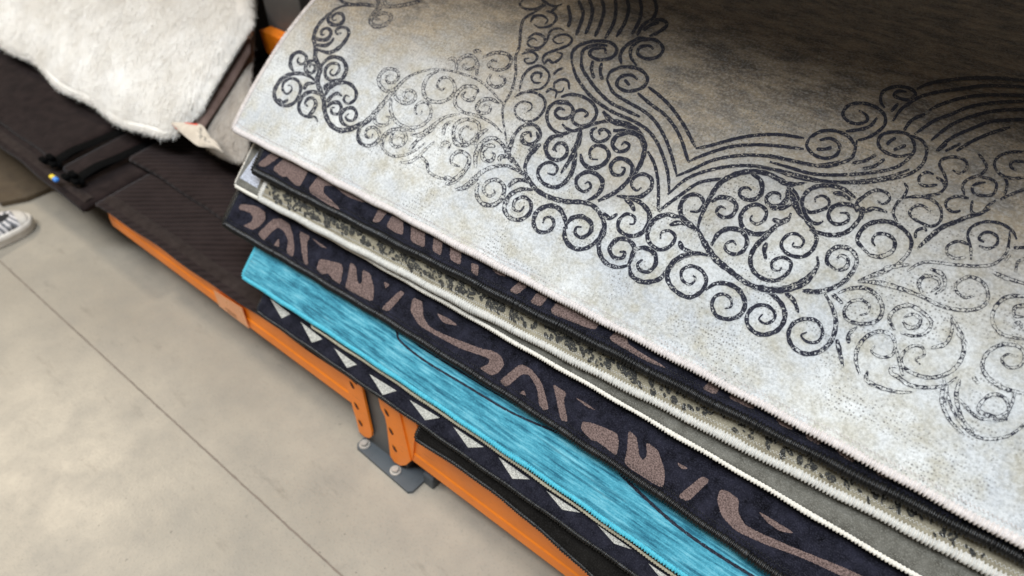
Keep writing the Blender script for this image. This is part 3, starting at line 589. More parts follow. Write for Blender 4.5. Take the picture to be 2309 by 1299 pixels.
# worn print on the right
T(CF, ww(8.5), [(0, 190), (120, 225), (230, 330), (255, 440), (200, 540), (90, 582), (0, 560), (-60, 485), (-50, 400), (20, 340), (110, 342), (170, 400), (160, 460), (90, 490), (40, 452), (70, 410)],
  [(590, 240), (650, 350), (682, 480), (650, 620), (560, 715), (430, 742), (325, 685), (285, 590), (320, 495), (420, 450), (525, 470), (572, 560), (530, 640), (445, 642), (392, 590), (440, 560)], [(260, 230), (330, 300), (370, 400)], [(690, 620), (720, 750), (742, 855)])
T(CF, [13, 12, 9, 7], [(0, 180), (150, 212), (300, 200), (430, 150), (510, 50), (530, 0)])
T(CF, [10, 9, 7], [(400, 215), (550, 222), (700, 170), (800, 80), (850, -10)])
T(CF, ww(7.5), [(700, 235), (790, 200), (920, 192), (1030, 260), (1072, 370), (1025, 465), (900, 492), (785, 460), (750, 390), (800, 312), (890, 292), (960, 335), (945, 400), (880, 418)], [(650, 240), (740, 322)],
  [(1400, 230), (1375, 150), (1430, 92), (1525, 110), (1550, 170), (1480, 222)], [(1470, 30), (1575, 80), (1590, 180), (1510, 245)],
  [(1240, 470), (1290, 520), (1365, 512), (1390, 450), (1325, 410), (1245, 440)], [(1175, 545), (1130, 450), (1180, 370), (1290, 335), (1400, 388), (1480, 475), (1440, 560), (1340, 592), (1220, 565)],
  [(880, 912), (850, 800), (862, 700), (930, 605), (1040, 555), (1140, 582), (1180, 670), (1150, 750), (1062, 768), (980, 722), (1010, 672)], [(790, 655), (790, 580), (860, 515)],
  [(1480, 692), (1600, 655), (1652, 550), (1650, 430)], [(1650, 430), (1740, 600), (1745, 750), (1655, 880), (1500, 938), (1350, 912), (1240, 840), (1240, 745), (1310, 680), (1400, 682), (1420, 750), (1350, 785), (1390, 830)],
  [(1200, 850), (1150, 850), (1145, 900), (1200, 932), (1300, 1000), (1450, 1022), (1600, 1000), (1700, 930)], [(950, 880), (940, 960), (1050, 1020), (1200, 1060), (1320, 1060)],
  [(2290, 260), (2130, 260), (2030, 330), (1990, 440), (2030, 540), (2120, 592), (2290, 622)], [(2290, 330), (2185, 350), (2180, 420), (2260, 430)], [(2170, 500), (2220, 480), (2240, 530)],
  [(2290, 1080), (2080, 1022), (1950, 930), (1908, 830), (1960, 722), (2080, 662), (2215, 680), (2262, 760), (2220, 840), (2130, 852), (2070, 790), (2120, 742), (2200, 762)],
  [(2120, 1290), (1900, 1230), (1890, 1160), (1990, 1078), (2095, 1110), (2130, 1210), (2080, 1290), (1980, 1300)], [(1580, 990), (1572, 1150), (1640, 1300), (1760, 1420)], [(1720, 950), (1690, 1100), (1740, 1280), (1840, 1400)],
  [(2000, 60), (2120, 110), (2290, 160)], [(1080, 30), (1150, 15), (1300, -5)], [(1700, 560), (1780, 660)], [(1830, 930), (1880, 990)])
T(CF, [4, 8, 7], [(865, 132), (1000, 80), (1150, 18)])
T(CF, [5, 10, 9, 7, 7, 7, 7, 7, 7, 6, 6], [(865, 138), (1050, 150), (1250, 205), (1400, 262), (1550, 335), (1700, 372), (1850, 368), (1942, 310), (1950, 212), (1895, 130), (1790, 98), (1695, 150), (1690, 215), (1765, 270), (1845, 250)])
T(ID, 6.5, [(2125, 850), (2150, 930), (2200, 985), (2270, 985), (2330, 940)], [(2160, 900), (2210, 945), (2270, 930), (2290, 880)], [(2020, 790), (2035, 850)], [(2135, 870), (2128, 920)])
top.finish()

# ------------------------------------------------------------------ rugs below it
r2 = Rug('patterned_rug', 'navy rug with taupe shapes and thick black binding, directly under the cream scrollwork rug',
         [(569, 382), (663, 427), (768, 474), (873, 524), (1004, 595), (1125, 660), (1246, 727), (1420, 815), (1593, 901), (1723, 962), (1907, 1050), (2091, 1140), (2276, 1232)], .015, .0066, M_navy, T_black, ph=1.1)
for cr, l in ((C3, [(390, 340), (520, 235), (610, 260), (450, 370), (400, 365)]), (C3, [(510, 385), (640, 275), (840, 365), (750, 540), (700, 520), (640, 450), (600, 460)]),
              (C3, [(810, 570), (940, 410), (1120, 500), (1350, 650), (1300, 680), (1150, 620), (1040, 530), (960, 530), (950, 590), (1060, 690), (1100, 740), (1000, 700)]), (C3, [(1370, 840), (1440, 710), (1510, 750), (1430, 850)]),
              (C3, [(1490, 880), (1550, 780), (1640, 830), (1640, 960), (1560, 930)]), (C3, [(1710, 850), (1830, 920), (1825, 1070), (1700, 1010)]), (C3, [(1905, 960), (1980, 1000), (1965, 1140), (1890, 1090)]), (C3, [(2050, 1030), (2140, 1090), (2135, 1220), (2040, 1170)]),
              (CR, [(470, -20), (520, 0), (510, 70), (470, 45)]), (CR, [(600, 20), (680, 40), (700, 75), (640, 60)]), (CR, [(715, 165), (790, 95), (850, 120), (770, 190)]), (CR, [(850, 240), (900, 175), (975, 200), (920, 270)]), (CR, [(985, 290), (1030, 235), (1310, 370), (1270, 425), (1000, 320)]),
              (CR, [(1360, 480), (1410, 430), (1480, 460), (1490, 510), (1560, 560), (1700, 640), (1740, 670), (1600, 620)]), (CR, [(1970, 800), (2030, 745), (2100, 775), (2060, 840)]), (CR, [(2140, 860), (2190, 815), (2309, 870), (2309, 940)]),
              (C7, [(480, -20), (600, 10), (610, 70), (520, 30)]), (C7, [(700, 60), (820, 110), (810, 180), (710, 130)]), (C7, [(930, 160), (1080, 235), (1060, 310), (940, 240)]), (C7, [(1210, 320), (1330, 370), (1310, 430), (1220, 390)]),
              (C7, [(1690, 570), (1870, 650), (1860, 710), (1700, 640)]), (C7, [(2010, 740), (2150, 800), (2140, 870), (2030, 800)])):
    r2.patch(cr(l), 1.0)
r2.finish()
r3 = Rug('patterned_rug', 'olive beige rug with black animal flecks and plump white binding, below the first navy rug',
         [(585, 441), (637, 468), (742, 523), (846, 579), (900, 608), (1073, 694), (1246, 785), (1420, 868), (1600, 955), (1784, 1050), (1968, 1145), (2153, 1239), (2276, 1302)], .030, .0058, M_leop, T_white, ph=2.2)
for i in range(1150):
    x = 600 + 1650 * rng.random() ** 1.3; y0 = 441 + (x - 585) * .508
    v = rng.random(); hgt = 62 + (x - 600) * .02; y = y0 - 6 - v * hgt
    if x > 1450 and rng.random() < .5: continue
    L = (4.5 + 6.5 * rng.random()) * (1 + (x - 600) / 1500); Wd = L * rng.uniform(.30, .55); a = math.radians(rng.normal(74, 16))
    if rng.random() < .25: a = math.radians(rng.uniform(0, 180))
    q = []
    for t in range(6):
        th = t / 6 * 2 * math.pi; rr = rng.uniform(.7, 1.1)
        u, w_ = L * math.cos(th) * rr * .8, Wd * math.sin(th) * rr; q.append((x + u * math.cos(a) - w_ * math.sin(a), y + u * math.sin(a) + w_ * math.cos(a)))
    r3.patch(q, .86)
r3.finish()
r4 = Rug('plain_rug', 'plain grey rug with slim white binding and pale blue corner, under the flecked rug',
         [(530, 412), (582, 441), (700, 512), (860, 600), (960, 655), (1108, 738), (1246, 808), (1350, 871), (1489, 949), (1600, 1016), (1754, 1112), (1907, 1201), (2091, 1302)], .044, .0036, M_grey, T_tan, ph=3.0, loops=False)
# the corner of its print is a pale block
r4.patch([(541, 402), (580, 425), (612, 350), (588, 335)], 1.0, False); r4.finish()
r5 = Rug('patterned_rug', 'navy rug with curved taupe shapes and black binding, lying right on the turquoise rug',
         [(505, 499), (560, 531), (615, 567), (731, 632), (846, 700), (962, 772), (1077, 843), (1212, 922), (1293, 978), (1406, 1060), (1530, 1140), (1700, 1254), (1780, 1302)], .066, .0061, M_navy, T_black, ph=4.1, deg=3)
for cr, l in ((C3, [(220, 735), (245, 690), (380, 710), (450, 760), (455, 820), (400, 890), (340, 915), (260, 880), (330, 850), (350, 810), (320, 765)]),
              (C3, [(385, 945), (520, 820), (580, 815), (660, 860), (690, 960), (705, 1080), (690, 1150), (635, 1115), (650, 1000), (610, 920), (560, 890), (480, 960), (440, 1010)]), (C3, [(520, 1050), (570, 985), (575, 1060)]),
              (C3, [(745, 920), (840, 970), (810, 1020), (820, 1220), (790, 1210), (765, 1100)]), (C3, [(850, 980), (900, 1010), (990, 1075), (930, 1060)]),
              (C4, [(955, 145), (1170, 195), (1185, 240), (1160, 400), (1090, 355), (1040, 290), (980, 300), (925, 250)]), (C4, [(1255, 180), (1310, 215), (1325, 370), (1345, 395), (1370, 380), (1375, 250), (1450, 290), (1490, 440), (1475, 575), (1200, 435), (1230, 330)]),
              (C4, [(1580, 365), (1640, 400), (1600, 440)]), (C4, [(1740, 455), (1790, 480), (1630, 665), (1555, 635)]),
              (CR, [(90, 205), (150, 230), (160, 340), (200, 400), (300, 450), (540, 540), (600, 550), (660, 580), (685, 640), (650, 690), (600, 715), (520, 665), (580, 640), (590, 610), (560, 590), (400, 540), (270, 470), (130, 390), (70, 290)]),
              (CR, [(240, 305), (320, 340), (385, 390), (290, 375)]), (CR, [(650, 750), (790, 635), (860, 670), (930, 760), (975, 930), (940, 940), (910, 900), (900, 800), (850, 710), (800, 700), (700, 790)]), (CR, [(785, 830), (810, 805), (830, 845)]),
              (CR, [(1000, 765), (1090, 825), (1070, 870), (1100, 1015), (1050, 1000), (1020, 850)]), (CR, [(1145, 855), (1200, 880), (1285, 940), (1220, 915)]),
              (CR, [(1190, 1010), (1260, 1020), (1420, 1085), (1430, 1150), (1415, 1235), (1330, 1170), (1290, 1140), (1250, 1130), (1185, 1065)]),
              (C6, [(1180, 75), (1250, 130), (1270, 280), (1300, 325), (1335, 290), (1330, 170), (1430, 240), (1490, 430), (1470, 570), (1140, 360), (1170, 240)]), (C6, [(1590, 340), (1685, 395), (1630, 400), (1600, 370)]), (C6, [(1800, 455), (1865, 495), (1680, 675), (1590, 630)]),
              (C7, [(75, 500), (130, 510), (215, 570), (210, 670), (260, 760), (350, 810), (600, 920), (1000, 1080), (1250, 1200), (1100, 1200), (700, 1010), (400, 900), (200, 810), (90, 700), (55, 580)]), (C7, [(355, 660), (430, 700), (630, 825), (520, 810), (420, 740)])):
    r5.patch(cr(l), 1.0)
r5.finish()
r6 = Rug('striped_rug', 'bright turquoise rug with fine streaks, thin black lines and aqua binding',
         [(546, 620), (639, 674), (731, 738), (835, 808), (969, 898), (1104, 983), (1234, 1073), (1369, 1170), (1530, 1284), (1560, 1304)], .086, .0044, M_blue, T_aqua, ph=5.2, loops=False)
r6.stroke(C5([(690, -90), (725, 0), (740, 55), (830, 140), (1000, 262), (1300, 440), (1600, 622), (1800, 722), (2100, 850)]), 5.6, 1.0, taper=(1, 1))
r6.stroke(C5([(800, 10), (900, 100), (1000, 165), (1300, 352), (1600, 532), (1760, 620)]), 5.6, 1.0, taper=(1, 1))
r6.stroke(C6([(1100, 420), (1140, 470), (1350, 672), (1600, 890), (1900, 1102), (2233, 1310)]), 8.0, 1.0, taper=(1, 1))
r6.finish()
r7 = Rug('thin_rug', 'thin beige bound rug edge peeking out beneath the turquoise rug',
         [(700, 729), (760, 768), (835, 821), (969, 911), (1104, 997), (1234, 1088), (1369, 1186), (1530, 1300)], .098, .0026, M_shade, T_beige, ph=6.0, loops=False)
r7.finish()
r8 = Rug('patterned_rug', 'black rug with a row of white triangles along its bound edge, below the turquoise rug',
         [(577, 697), (639, 729), (696, 779), (766, 830), (835, 880), (905, 930), (969, 972), (1037, 1012), (1110, 1058), (1185, 1108), (1300, 1194), (1430, 1302)], .112, .0036, M_black, T_black, ph=7.3, loops=False)
for cr, l in ((C4, [(470, 530), (670, 685), (585, 725)]), (C4, [(770, 760), (985, 930), (880, 965)]), (C4, [(1095, 1015), (1320, 1180), (1225, 1215)]), (C5, [(495, 350), (722, 490), (605, 525)]), (C5, [(830, 565), (1082, 715), (960, 735)]),
              (C5, [(1195, 790), (1450, 960), (1320, 965)]), (C5, [(1575, 1045), (1835, 1230), (1690, 1225)]), (C6, [(490, 585), (775, 770), (625, 745)]), (C6, [(915, 870), (1210, 1080), (1060, 1030)]), (C6, [(1345, 1195), (1560, 1340), (1440, 1310)])):
    r8.patch(cr(l), 1.0, False)
r8.finish()
r9 = Rug('plain_rug', 'black rug hanging in front of the orange shelf beam, lowest of the fanned stack',
         [(935, 985), (1010, 1033), (1088, 1085), (1150, 1133), (1207, 1182), (1275, 1240), (1342, 1301)], .130, .0034, M_shade, T_black, ph=8.3, loops=False)
r9.finish()
# ------------------------------------------------------------------ navy rug glimpsed behind
rg = Rug('folded_rug', 'dark navy rug glimpsed in the gap between the white fleece and the cream scrollwork rug',
         [(556, 236), (600, 262), (700, 316)], .045, .004, M_navy, T_black, x_right=-.86, y_back=1.0, ph=9.1, deg=1)
rg.finish()

# ------------------------------------------------------------------ brown folded rugs on the left
def slab(name, label, x0, x1, yf, c, thk, mat, yb=1.25, hem=None, group='folded brown rugs on the low shelf', r=None, cut=None, skew=0.):
    z0 = float(Bf(yf) - c); t = thing(name, ((x0 + x1) / 2, yf, z0 - thk), label, 'rug', group)
    r = r or thk / 2; prof = []
    for v in np.linspace(0, 1, 40) ** .8: y = yb + (yf + r - yb) * v; prof.append((y, Bf(y) - c))
    for a in np.linspace(0, math.pi, 10)[1:]:
        prof.append((yf + r - r * math.sin(a), Bf(yf + r) - c - r + r * math.cos(a)))
    prof.append((yb, Bf(yb) - c - 2 * r)); prof = np.array(prof); m = len(prof)
    nx = max(6, int((x1 - x0) / .012)); xs = np.linspace(x0, x1, nx); V = []
    for i, x in enumerate(xs):
        e = min(i, nx - 1 - i); sh = {0: .004, 1: .001}.get(e, 0)
        for k, (y, z) in enumerate(prof):
            w = .0018 * math.sin(9 * x + 3 * y + z0 * 90) + .0012 * math.sin(23 * x - 11 * y)
            y2 = y + (.0015 * math.sin(14 * x) + .001 * math.sin(37 * x) if y < yf + .05 else 0)
            y2 = y2 + skew * (x1 - x) / (x1 - x0) * max(0., min(1., (yf + .12 - y) / .12))
            if cut: y2 = y2 + cut * max(0, 1 - (x1 - x) / .03) ** 2
            V.append((x, y2, z + w - (sh if k < 45 else -sh)))
    Fc = []
    for i in range(nx - 1):
        for k in range(m): a = i * m + k; b = i * m + (k + 1) % m; Fc.append((a, b, b + m, a + m))
    Fc.append(tuple(range(m))[::-1]); Fc.append(tuple((nx - 1) * m + k for k in range(m)))
    mesh('rug_body', V, Fc, mat, t, True)
    if hem:
        V = []; ny = 5; yy = np.linspace(yf + r + .002, yf + r + hem, ny)
        for x in xs[1:-1]:
            for k, y in enumerate(yy): V.append((x, y + skew * (x1 - x) / (x1 - x0) * .75, Bf(y) - c + .0026 * math.sin(math.pi * k / (ny - 1)) + .0018 * math.sin(9 * x + 3 * y + z0 * 90) + .0012 * math.sin(23 * x - 11 * y)))
        n = len(xs) - 2
        mesh('hem', V, [(i * ny + k, (i + 1) * ny + k, (i + 1) * ny + k + 1, i * ny + k + 1) for i in range(n - 1) for k in range(ny - 1)], M_hem, t, True)
    return t
slab('folded_brown_rug', 'dark brown folded rug with long front hem jutting over the floor at the left', -3.6, -1.372, .352, .003, .018, M_brown, hem=.022)
slab('folded_brown_rug', 'smooth dark brown folded rug under the white fleece, left of the dark gaps', -3.6, -1.565, .392, -.014, .022, M_brown)
slab('folded_brown_rug', 'narrow dark brown fold squeezed between the two dark gaps', -1.530, -1.462, .392, -.012, .020, M_brown, yb=1.0)
slab('folded_brown_rug', 'dark brown ribbed folded rug on the orange beam with plain front hem', -1.362, -.600, .391, .000, .012, M_rib, hem=.026, skew=-.018)
slab('folded_brown_rug', 'dark brown ribbed rug set back on top of the hemmed one, right of the gaps', -1.425, -.93, .492, -.016, .018, M_rib)
def gap_shade(x, label, y0, bend):  # black strips and end blocks added to stand for shade in the gaps
    t = thing('gap_shade_strip', (x, y0, .19), label, 'gap_shade', 'black strips for the shade in gaps between the folded rugs')
    ys2 = np.linspace(0, 1, 60); V = []
    for v in ys2:
        y = y0 + v * .62; xc = x + bend * math.sin(v * 2.6) * .03
        z = Bf(y) + .012 + .004 * math.exp(-((v - .07) / .05) ** 2) + .002 * math.sin(v * 17)
        for dx, dz in ((-.014, 0), (-.010, .003), (.010, .003), (.014, 0)): V.append((xc + dx, y, z + dz))
    n = 60; Fc = [(i * 4 + k, i * 4 + k + 1, i * 4 + k + 5, i * 4 + k + 4) for i in range(n - 1) for k in range(3)]
    mesh('shade_strip', V, Fc, M_gap, t, True)
    mb = MB()
    for k in range(6): mb.box((x + .012 * math.sin(k * 2.1), y0 - .004 + .009 * math.cos(k * 1.7), Bf(y0) + .010 + .0055 * k % .021), (.020, .012, .009), .002)
    mb.build('shade_end', M_gap, t, True)
gap_shade(-1.548, 'thin black strip for the gap shade nearer the white fleece, with dark blocks at the hem', .386, .5)
gap_shade(-1.447, 'broad black strip for the gap shade beside the ribbed brown rug, ending next to the orange beam end', .384, .35)
pn = on_y([(122, 402)], .357)[0]
t = thing('marker_clip', tuple(pn - (0, 0, .006)), 'tiny yellow and blue clip pinned on the brown hem at the left', 'clip')
MB().box(pn + (-.007, 0, 0), (.013, .010, .008), .002).build('yellow_half', paint('yellow_plastic', (.75, .55, .04)), t, True)
MB().box(pn + (.007, 0, 0), (.012, .010, .008), .002).build('blue_half', paint('blue_plastic', (.05, .22, .65)), t, True)

# ------------------------------------------------------------------ white fleece rugs
def fleece(name, label, xr, shr, yf, dz, thk, rc, nhair, mat, furmat, region, hlen, backing=None, seed=3):
    g = np.random.default_rng(seed)
    t = thing(name, (xr, yf, float(G(yf)) + dz - thk), label, 'rug', 'white fleece rugs on the brown rugs')
    def edge(x):
        return yf + .006 * np.sin(x * 9) + .004 * np.sin(x * 23 + 1) + np.where(x > xr - rc, rc - np.sqrt(np.maximum(rc ** 2 - (x - xr + rc) ** 2, 0)), 0)
    def zz(x, y):
        xb_ = xr - shr(y)
        d1 = np.clip((y - edge(x)) / .045, 0, 1); d2 = np.clip((xb_ - x) / .045, 0, 1)
        return G(y) * 1.0 + dz + .012 * np.sin(4.2 * x + 5 * y) * np.sin(6 * y + 1) - .014 * (1 - np.sqrt(1 - (1 - d1) ** 2)) - .014 * (1 - np.sqrt(1 - (1 - d2) ** 2)) 
    nx, ny = 170, 90
    xs = -3.4 + (xr + 3.4) * (1 - (1 - np.linspace(0, 1, nx)) ** 1.7); X = np.tile(xs, (ny, 1)); Y0 = edge(X); v = np.linspace(0, 1, ny)[:, None] ** 1.3
    Y = Y0 + (1.35 - Y0) * v; X = X - shr(Y) * np.clip((X + 2.2) / (xr + 2.2), 0, 1); Z = zz(X, Y)
    top = np.stack([X, Y, Z], -1).reshape(-1, 3); bot = top * (1, 1, 1) - (0, 0, thk); n = nx * ny
    Fc = grid_faces(nx, ny) + grid_faces(nx, ny, n, True)
    b = list(range(nx)) + [j * nx + nx - 1 for j in range(1, ny)] + [(ny - 1) * nx + j for j in range(nx - 2, -1, -1)] + [j * nx for j in range(ny - 2, 0, -1)]
    for i in range(len(b)): p, q = b[i], b[(i + 1) % len(b)]; Fc.append((p, n + p, n + q, q))
    body = mesh('fleece', np.concatenate([top, bot]), Fc, mat, t, True)
    # fur: many fine tapered locks lying towards the front edge
    x0, x1, ya, yb = region
    rx = x0 + (x1 - x0) * g.random(nhair) ** .8; ry = edge(rx) + (yb - ya) * g.random(nhair) ** 1.5
    k = int(nhair * .16); rx[:k] = x0 + (x1 - x0) * g.random(k); ry[:k] = edge(rx[:k]) + .004 * g.random(k)      # front fringe
    k2 = int(nhair * .10); rx[k:k + k2] = xr - .004 * g.random(k2); ry[k:k + k2] = yf + rc + (yb - ya) * g.random(k2)   # side fringe
    rx = rx - shr(ry) * np.clip((rx + 2.2) / (xr + 2.2), 0, 1); rz = zz(rx, ry)
    clump = .9 * np.sin(rx * 47 + 3 * np.sin(ry * 31)) + .7 * np.sin(ry * 63 + rx * 20)
    a = -math.pi / 2 + .55 + .20 * clump + g.normal(0, .30, nhair); L = hlen * (.6 + .7 * g.random(nhair)); 
    front = np.exp(-np.maximum(ry - edge(rx), 0) / .015); side = np.exp(-np.maximum(xr - shr(ry) - rx, 0) / .012)
    a = np.where(side > .5, g.normal(-.5, .5, nhair), a); L = L * (1 - .45 * np.maximum(front, side))
    dxy = np.stack([np.cos(a), np.sin(a)], 1); lift = g.uniform(.05, .24, nhair) * (1 - .9 * np.maximum(front, side)); drop = .6 * dxy[:, 1] - .35 * np.maximum(front, side)
    base = np.stack([rx, ry, rz], 1); D1 = np.concatenate([dxy, (drop + lift)[:, None]], 1); D2 = np.concatenate([dxy, (drop - lift * .6)[:, None]], 1)
    w = .00040 + .0005 * g.random(nhair); S1 = np.stack([-dxy[:, 1], dxy[:, 0], np.zeros(nhair)], 1) * w[:, None]
    P1 = base + D1 * (L * .5)[:, None]; P2 = P1 + D2 * (L * .5)[:, None]
    V = np.stack([base - S1, base + S1, P1 - S1 * .8, P1 + S1 * .8, P2], 1).reshape(-1, 3); i = np.arange(nhair) * 5
    Fq = [(a_, a_ + 1, a_ + 3, a_ + 2) for a_ in i] + [(a_ + 2, a_ + 3, a_ + 4) for a_ in i]
    tag(mesh('fur', V, Fq, furmat, t, False), kind='stuff')
    if backing:
        xb, zb = backing
        V = []; yy = np.linspace(yf + .03, 1.3, 60)
        for y in yy:
            for dx in (-.10, -.03, -.01, 0): V.append((xb - float(shr(np.array(y + .03))) + dx + .004 * math.sin(y * 21), y, G(y) + dz - thk - zb + (-.004 if dx == 0 else 0)))
        m = len(V); V += [(a_, b_, c_ - .004) for a_, b_, c_ in V]
        Fc = grid_faces(4, 60) + grid_faces(4, 60, m, True) + [(j * 4 + 3, m + j * 4 + 3, m + j * 4 + 7, j * 4 + 7) for j in range(59)]
        mesh('suede_backing', V, Fc, M_suede, t, True)
        V = []; V4 = []; xx = np.linspace(-2.35, xr - .012, 200)
        for x in xx:
            e = float(edge(np.array(x))); z = float(zz(np.array(x), np.array(e))); g_ = min(1, max(0, (x + 2.35) / .5)) * (1 + .25 * math.sin(x * 17))
            for oy, oz in ((.004, -.002), (-.006 * g_, -.010), (-.010 * g_, -.016), (.004, -.020)): V.append((x, e + oy, z + oz))
            for a_ in range(8):
                th = a_ / 8 * 2 * math.pi; V4.append((x, e - .012 * g_ + .007 * math.cos(th), z - .019 + .006 * math.sin(th)))
        mesh('seam_tape', V, grid_faces(4, 200), M_tape, t, True)
        Fq = [(i_ * 8 + a_, i_ * 8 + (a_ + 1) % 8, i_ * 8 + 8 + (a_ + 1) % 8, i_ * 8 + 8 + a_) for i_ in range(199) for a_ in range(8)]
        n5 = 5000; ii = g.integers(0, 199, n5); c5 = np.array(V4).reshape(200, 8, 3)[ii, g.integers(3, 7, n5)]; c5[:, 0] += g.random(n5) * .005
        a5 = g.normal(-1.2, .5, n5); L5 = g.uniform(.005, .014, n5); d5 = np.stack([np.cos(a5), np.sin(a5), g.normal(-.4, .3, n5)], 1); s5 = np.stack([-np.sin(a5), np.cos(a5), np.zeros(n5)], 1) * .0006
        b5 = len(V4); V5 = np.stack([c5 - s5, c5 + s5, c5 + d5 * L5[:, None]], 1).reshape(-1, 3)
        tag(mesh('lower_fur', np.concatenate([np.array(V4), V5]), Fq + [(b5 + 3 * q, b5 + 3 * q + 1, b5 + 3 * q + 2) for q in range(n5)], furmat, t, True), kind='stuff')
    return t
fleece('fleece_rug', 'thick cream white fleece rug with long fur, uppermost on the brown rugs', -1.275, lambda y: 1.3 * np.maximum(y - .78, 0) + .03 * np.clip((y - .62) / .15, 0, 1), .545, .012, .030, .060, 85000, M_fleece, M_fur, (-2.6, -1.275, .545, .95), .030, backing=(-1.246, -.002))
fleece('fleece_rug', 'white fleece rug lying underneath, coloured grey as in shade, showing between the upper fleece and the cream rug', -1.120, lambda y: 1.05 * np.maximum(y - .59, 0), .580, -.042, .020, .030, 16000, M_fleece2, M_fur2, (-1.45, -1.12, .58, .95), .020, seed=8)
# paper hang tag
up = catmull(np.array([(387, 276), (410, 276), (434, 279), (455, 282), (466, 296), (474, 309), (489, 321), (503, 343)], float), 4)
lo = catmull(np.array([(387, 280), (396, 289), (410, 301), (428, 316), (446, 329), (464, 332), (484, 336), (501, 344)], float), 4)
m = 30
def rs(p): q = np.linspace(0, 1, m); l = np.linspace(0, 1, len(p)); return np.stack([np.interp(q, l, p[:, 0]), np.interp(q, l, p[:, 1])], 1)
up, lo = rs(up), rs(lo)
def tagpt(p, u, v): 
    return hit([p], -.012 - .010 * math.sin(u * 3.1) - .006 * math.sin(v * 3.1), G)[0]
def tsurf(u, v, off=0): i = u * (m - 1); k = min(int(i), m - 2); f_ = i - k; p = (up[k] * (1 - f_) + up[k + 1] * f_) * (1 - v) + (lo[k] * (1 - f_) + lo[k + 1] * f_) * v; q = tagpt(p, u, v); return q + np.array([.0, -.5, .8]) * off
V = [tsurf(i / 29, j / 7) for j in range(8) for i in range(30)]; V2 = [tsurf(i / 29, j / 7, -.0006) for j in range(8) for i in range(30)]
t = thing('hang_tag', tuple(V[0]), 'small curled beige care tag hanging at the corner of the upper fleece', 'tag')
mesh('paper', V + V2, grid_faces(30, 8) + grid_faces(30, 8, 240, True), cloth('tag_paper', (.50, .43, .34), (.64, .56, .46), 60), t, True)
RED = cloth('red_trim', (.55, .06, .03), (.7, .10, .05), 60)
mesh('red_edge', [tsurf(i / 20 * .42, v_, .0006) for v_ in (-.02, .07) for i in range(10, 21)] , grid_faces(11, 2), RED, t)
mesh('red_edge', [tsurf(i / 20 * .25, v_, .0006) for v_ in (.93, 1.02) for i in range(0, 12)] , grid_faces(12, 2), RED, t)
TXT = cloth('tag_print', (.12, .11, .09), (.16, .15, .12), 60)
mb = MB()
for k, (u0, v0, u1, v1) in enumerate([(.47, .10, .50, .30), (.50, .12, .53, .32), (.46, .35, .52, .37), (.50, .38, .56, .52), (.54, .36, .58, .48), (.52, .50, .57, .62), (.60, .35, .65, .50), (.63, .33, .66, .44), (.62, .50, .67, .58), (.68, .42, .72, .50), (.70, .36, .74, .44)]):
    a_, b_ = tsurf(u0, v0, .0008), tsurf(u1, v1, .0008); s_ = np.array([.0009, 0, .0006]); n_ = len(mb.V); mb.V += [a_ - s_, a_ + s_, b_ + s_, b_ - s_]; mb.F.append((n_, n_ + 1, n_ + 2, n_ + 3))
mb.build('printed_text', TXT, t)

# ------------------------------------------------------------------ the rack
YB = .395
rack = thing('display_rack', (-.57, YB, 0), 'low rack with orange beams on a dark grey post bolted to the floor', 'rack')
def beam(name, x0, x1, z0, z1, y):
    pr = [(y + .035, z1), (y + .004, z1), (y, z1 - .004), (y, z0 + .030), (y - .0018, z0 + .026), (y - .0018, z0 + .004), (y + .001, z0), (y + .035, z0)]
    V = [(x, a_, b_) for x in (x0, x1) for a_, b_ in pr]; n = len(pr)
    Fc = [(i, (i + 1) % n, n + (i + 1) % n, n + i) for i in range(n)] + [tuple(range(n))[::-1], tuple(range(n, 2 * n))]
    return mesh(name, V, Fc, P_orange, rack, False)
def flat(name, px, y, th, mat, parent=rack):
    P = on_y(px, y); return MB().prism(P, (0, th, 0)).build(name, mat, parent)
xl = on_y([(803, 945)], YB)[0][0]; xr_ = on_y([(905, 1000)], YB)[0][0]
lb = beam('beam', -1.385, xl - .0005, .097, .170, YB); rb = beam('beam', xr_, 1.2, .055, .170, YB + .002)
c1 = flat('connector_plate', [(770, 826), (812, 858), (838, 975), (838, 984), (832, 988), (822, 985), (810, 974), (803, 945), (797, 925)], YB - .004, .004, P_orange)
c2 = flat('connector_plate', [(850, 885), (858, 920), (868, 940), (872, 960), (880, 1028), (889, 1042), (903, 1050), (915, 1049), (926, 1040), (899, 925), (893, 905)], YB - .004, .004, P_orange)
flat('flange', [(899, 925), (926, 1040), (931, 1030), (935, 985), (942, 975), (936, 935), (915, 905)], YB - .0015, .004, P_orange, rack)
for cpl, hs in ((c1, [(794, 869), (804, 916), (813, 954)]), (c2, [(872, 931), (882, 973), (890, 1012)])):
    for h in hs:
        p = on_y([h], YB - .0045)[0]; MB().prism([p + (-.0045, 0, .007), p + (.001, 0, .005), p + (.0045, 0, -.004), p + (.001, 0, -.0075), p + (-.003, 0, -.003)], (0, -.0004, 0)).build('slot', P_hole, cpl)
px0 = -.640; px1 = -.520
MB().box(((px0 + px1) / 2, YB + .032, .085), (px1 - px0, .055, .166), .003).build('upright', P_post, rack)
fp = thing  # foot plate with rounded front corners
a_ = on_z([(800, 1006), (925, 1114), (958, 1083), (812, 972)], .006)
mb = MB(); P = [a_[0] + (.0, .006, 0), a_[0] + (.006, 0, 0), a_[1] + (-.006, 0, 0), a_[1] + (0, .006, 0), (a_[1][0] + .002, .47, .006), (a_[0][0] - .002, .47, .006)]
mb.prism([(p[0], p[1], .0005) for p in P], (0, 0, .0065)); fpl = mb.build('foot_plate', P_plate, rack)
MB().box((a_[1][0] + .011, .425, .016), (.022, .050, .030), .003).build('foot_gusset', P_plate, rack)
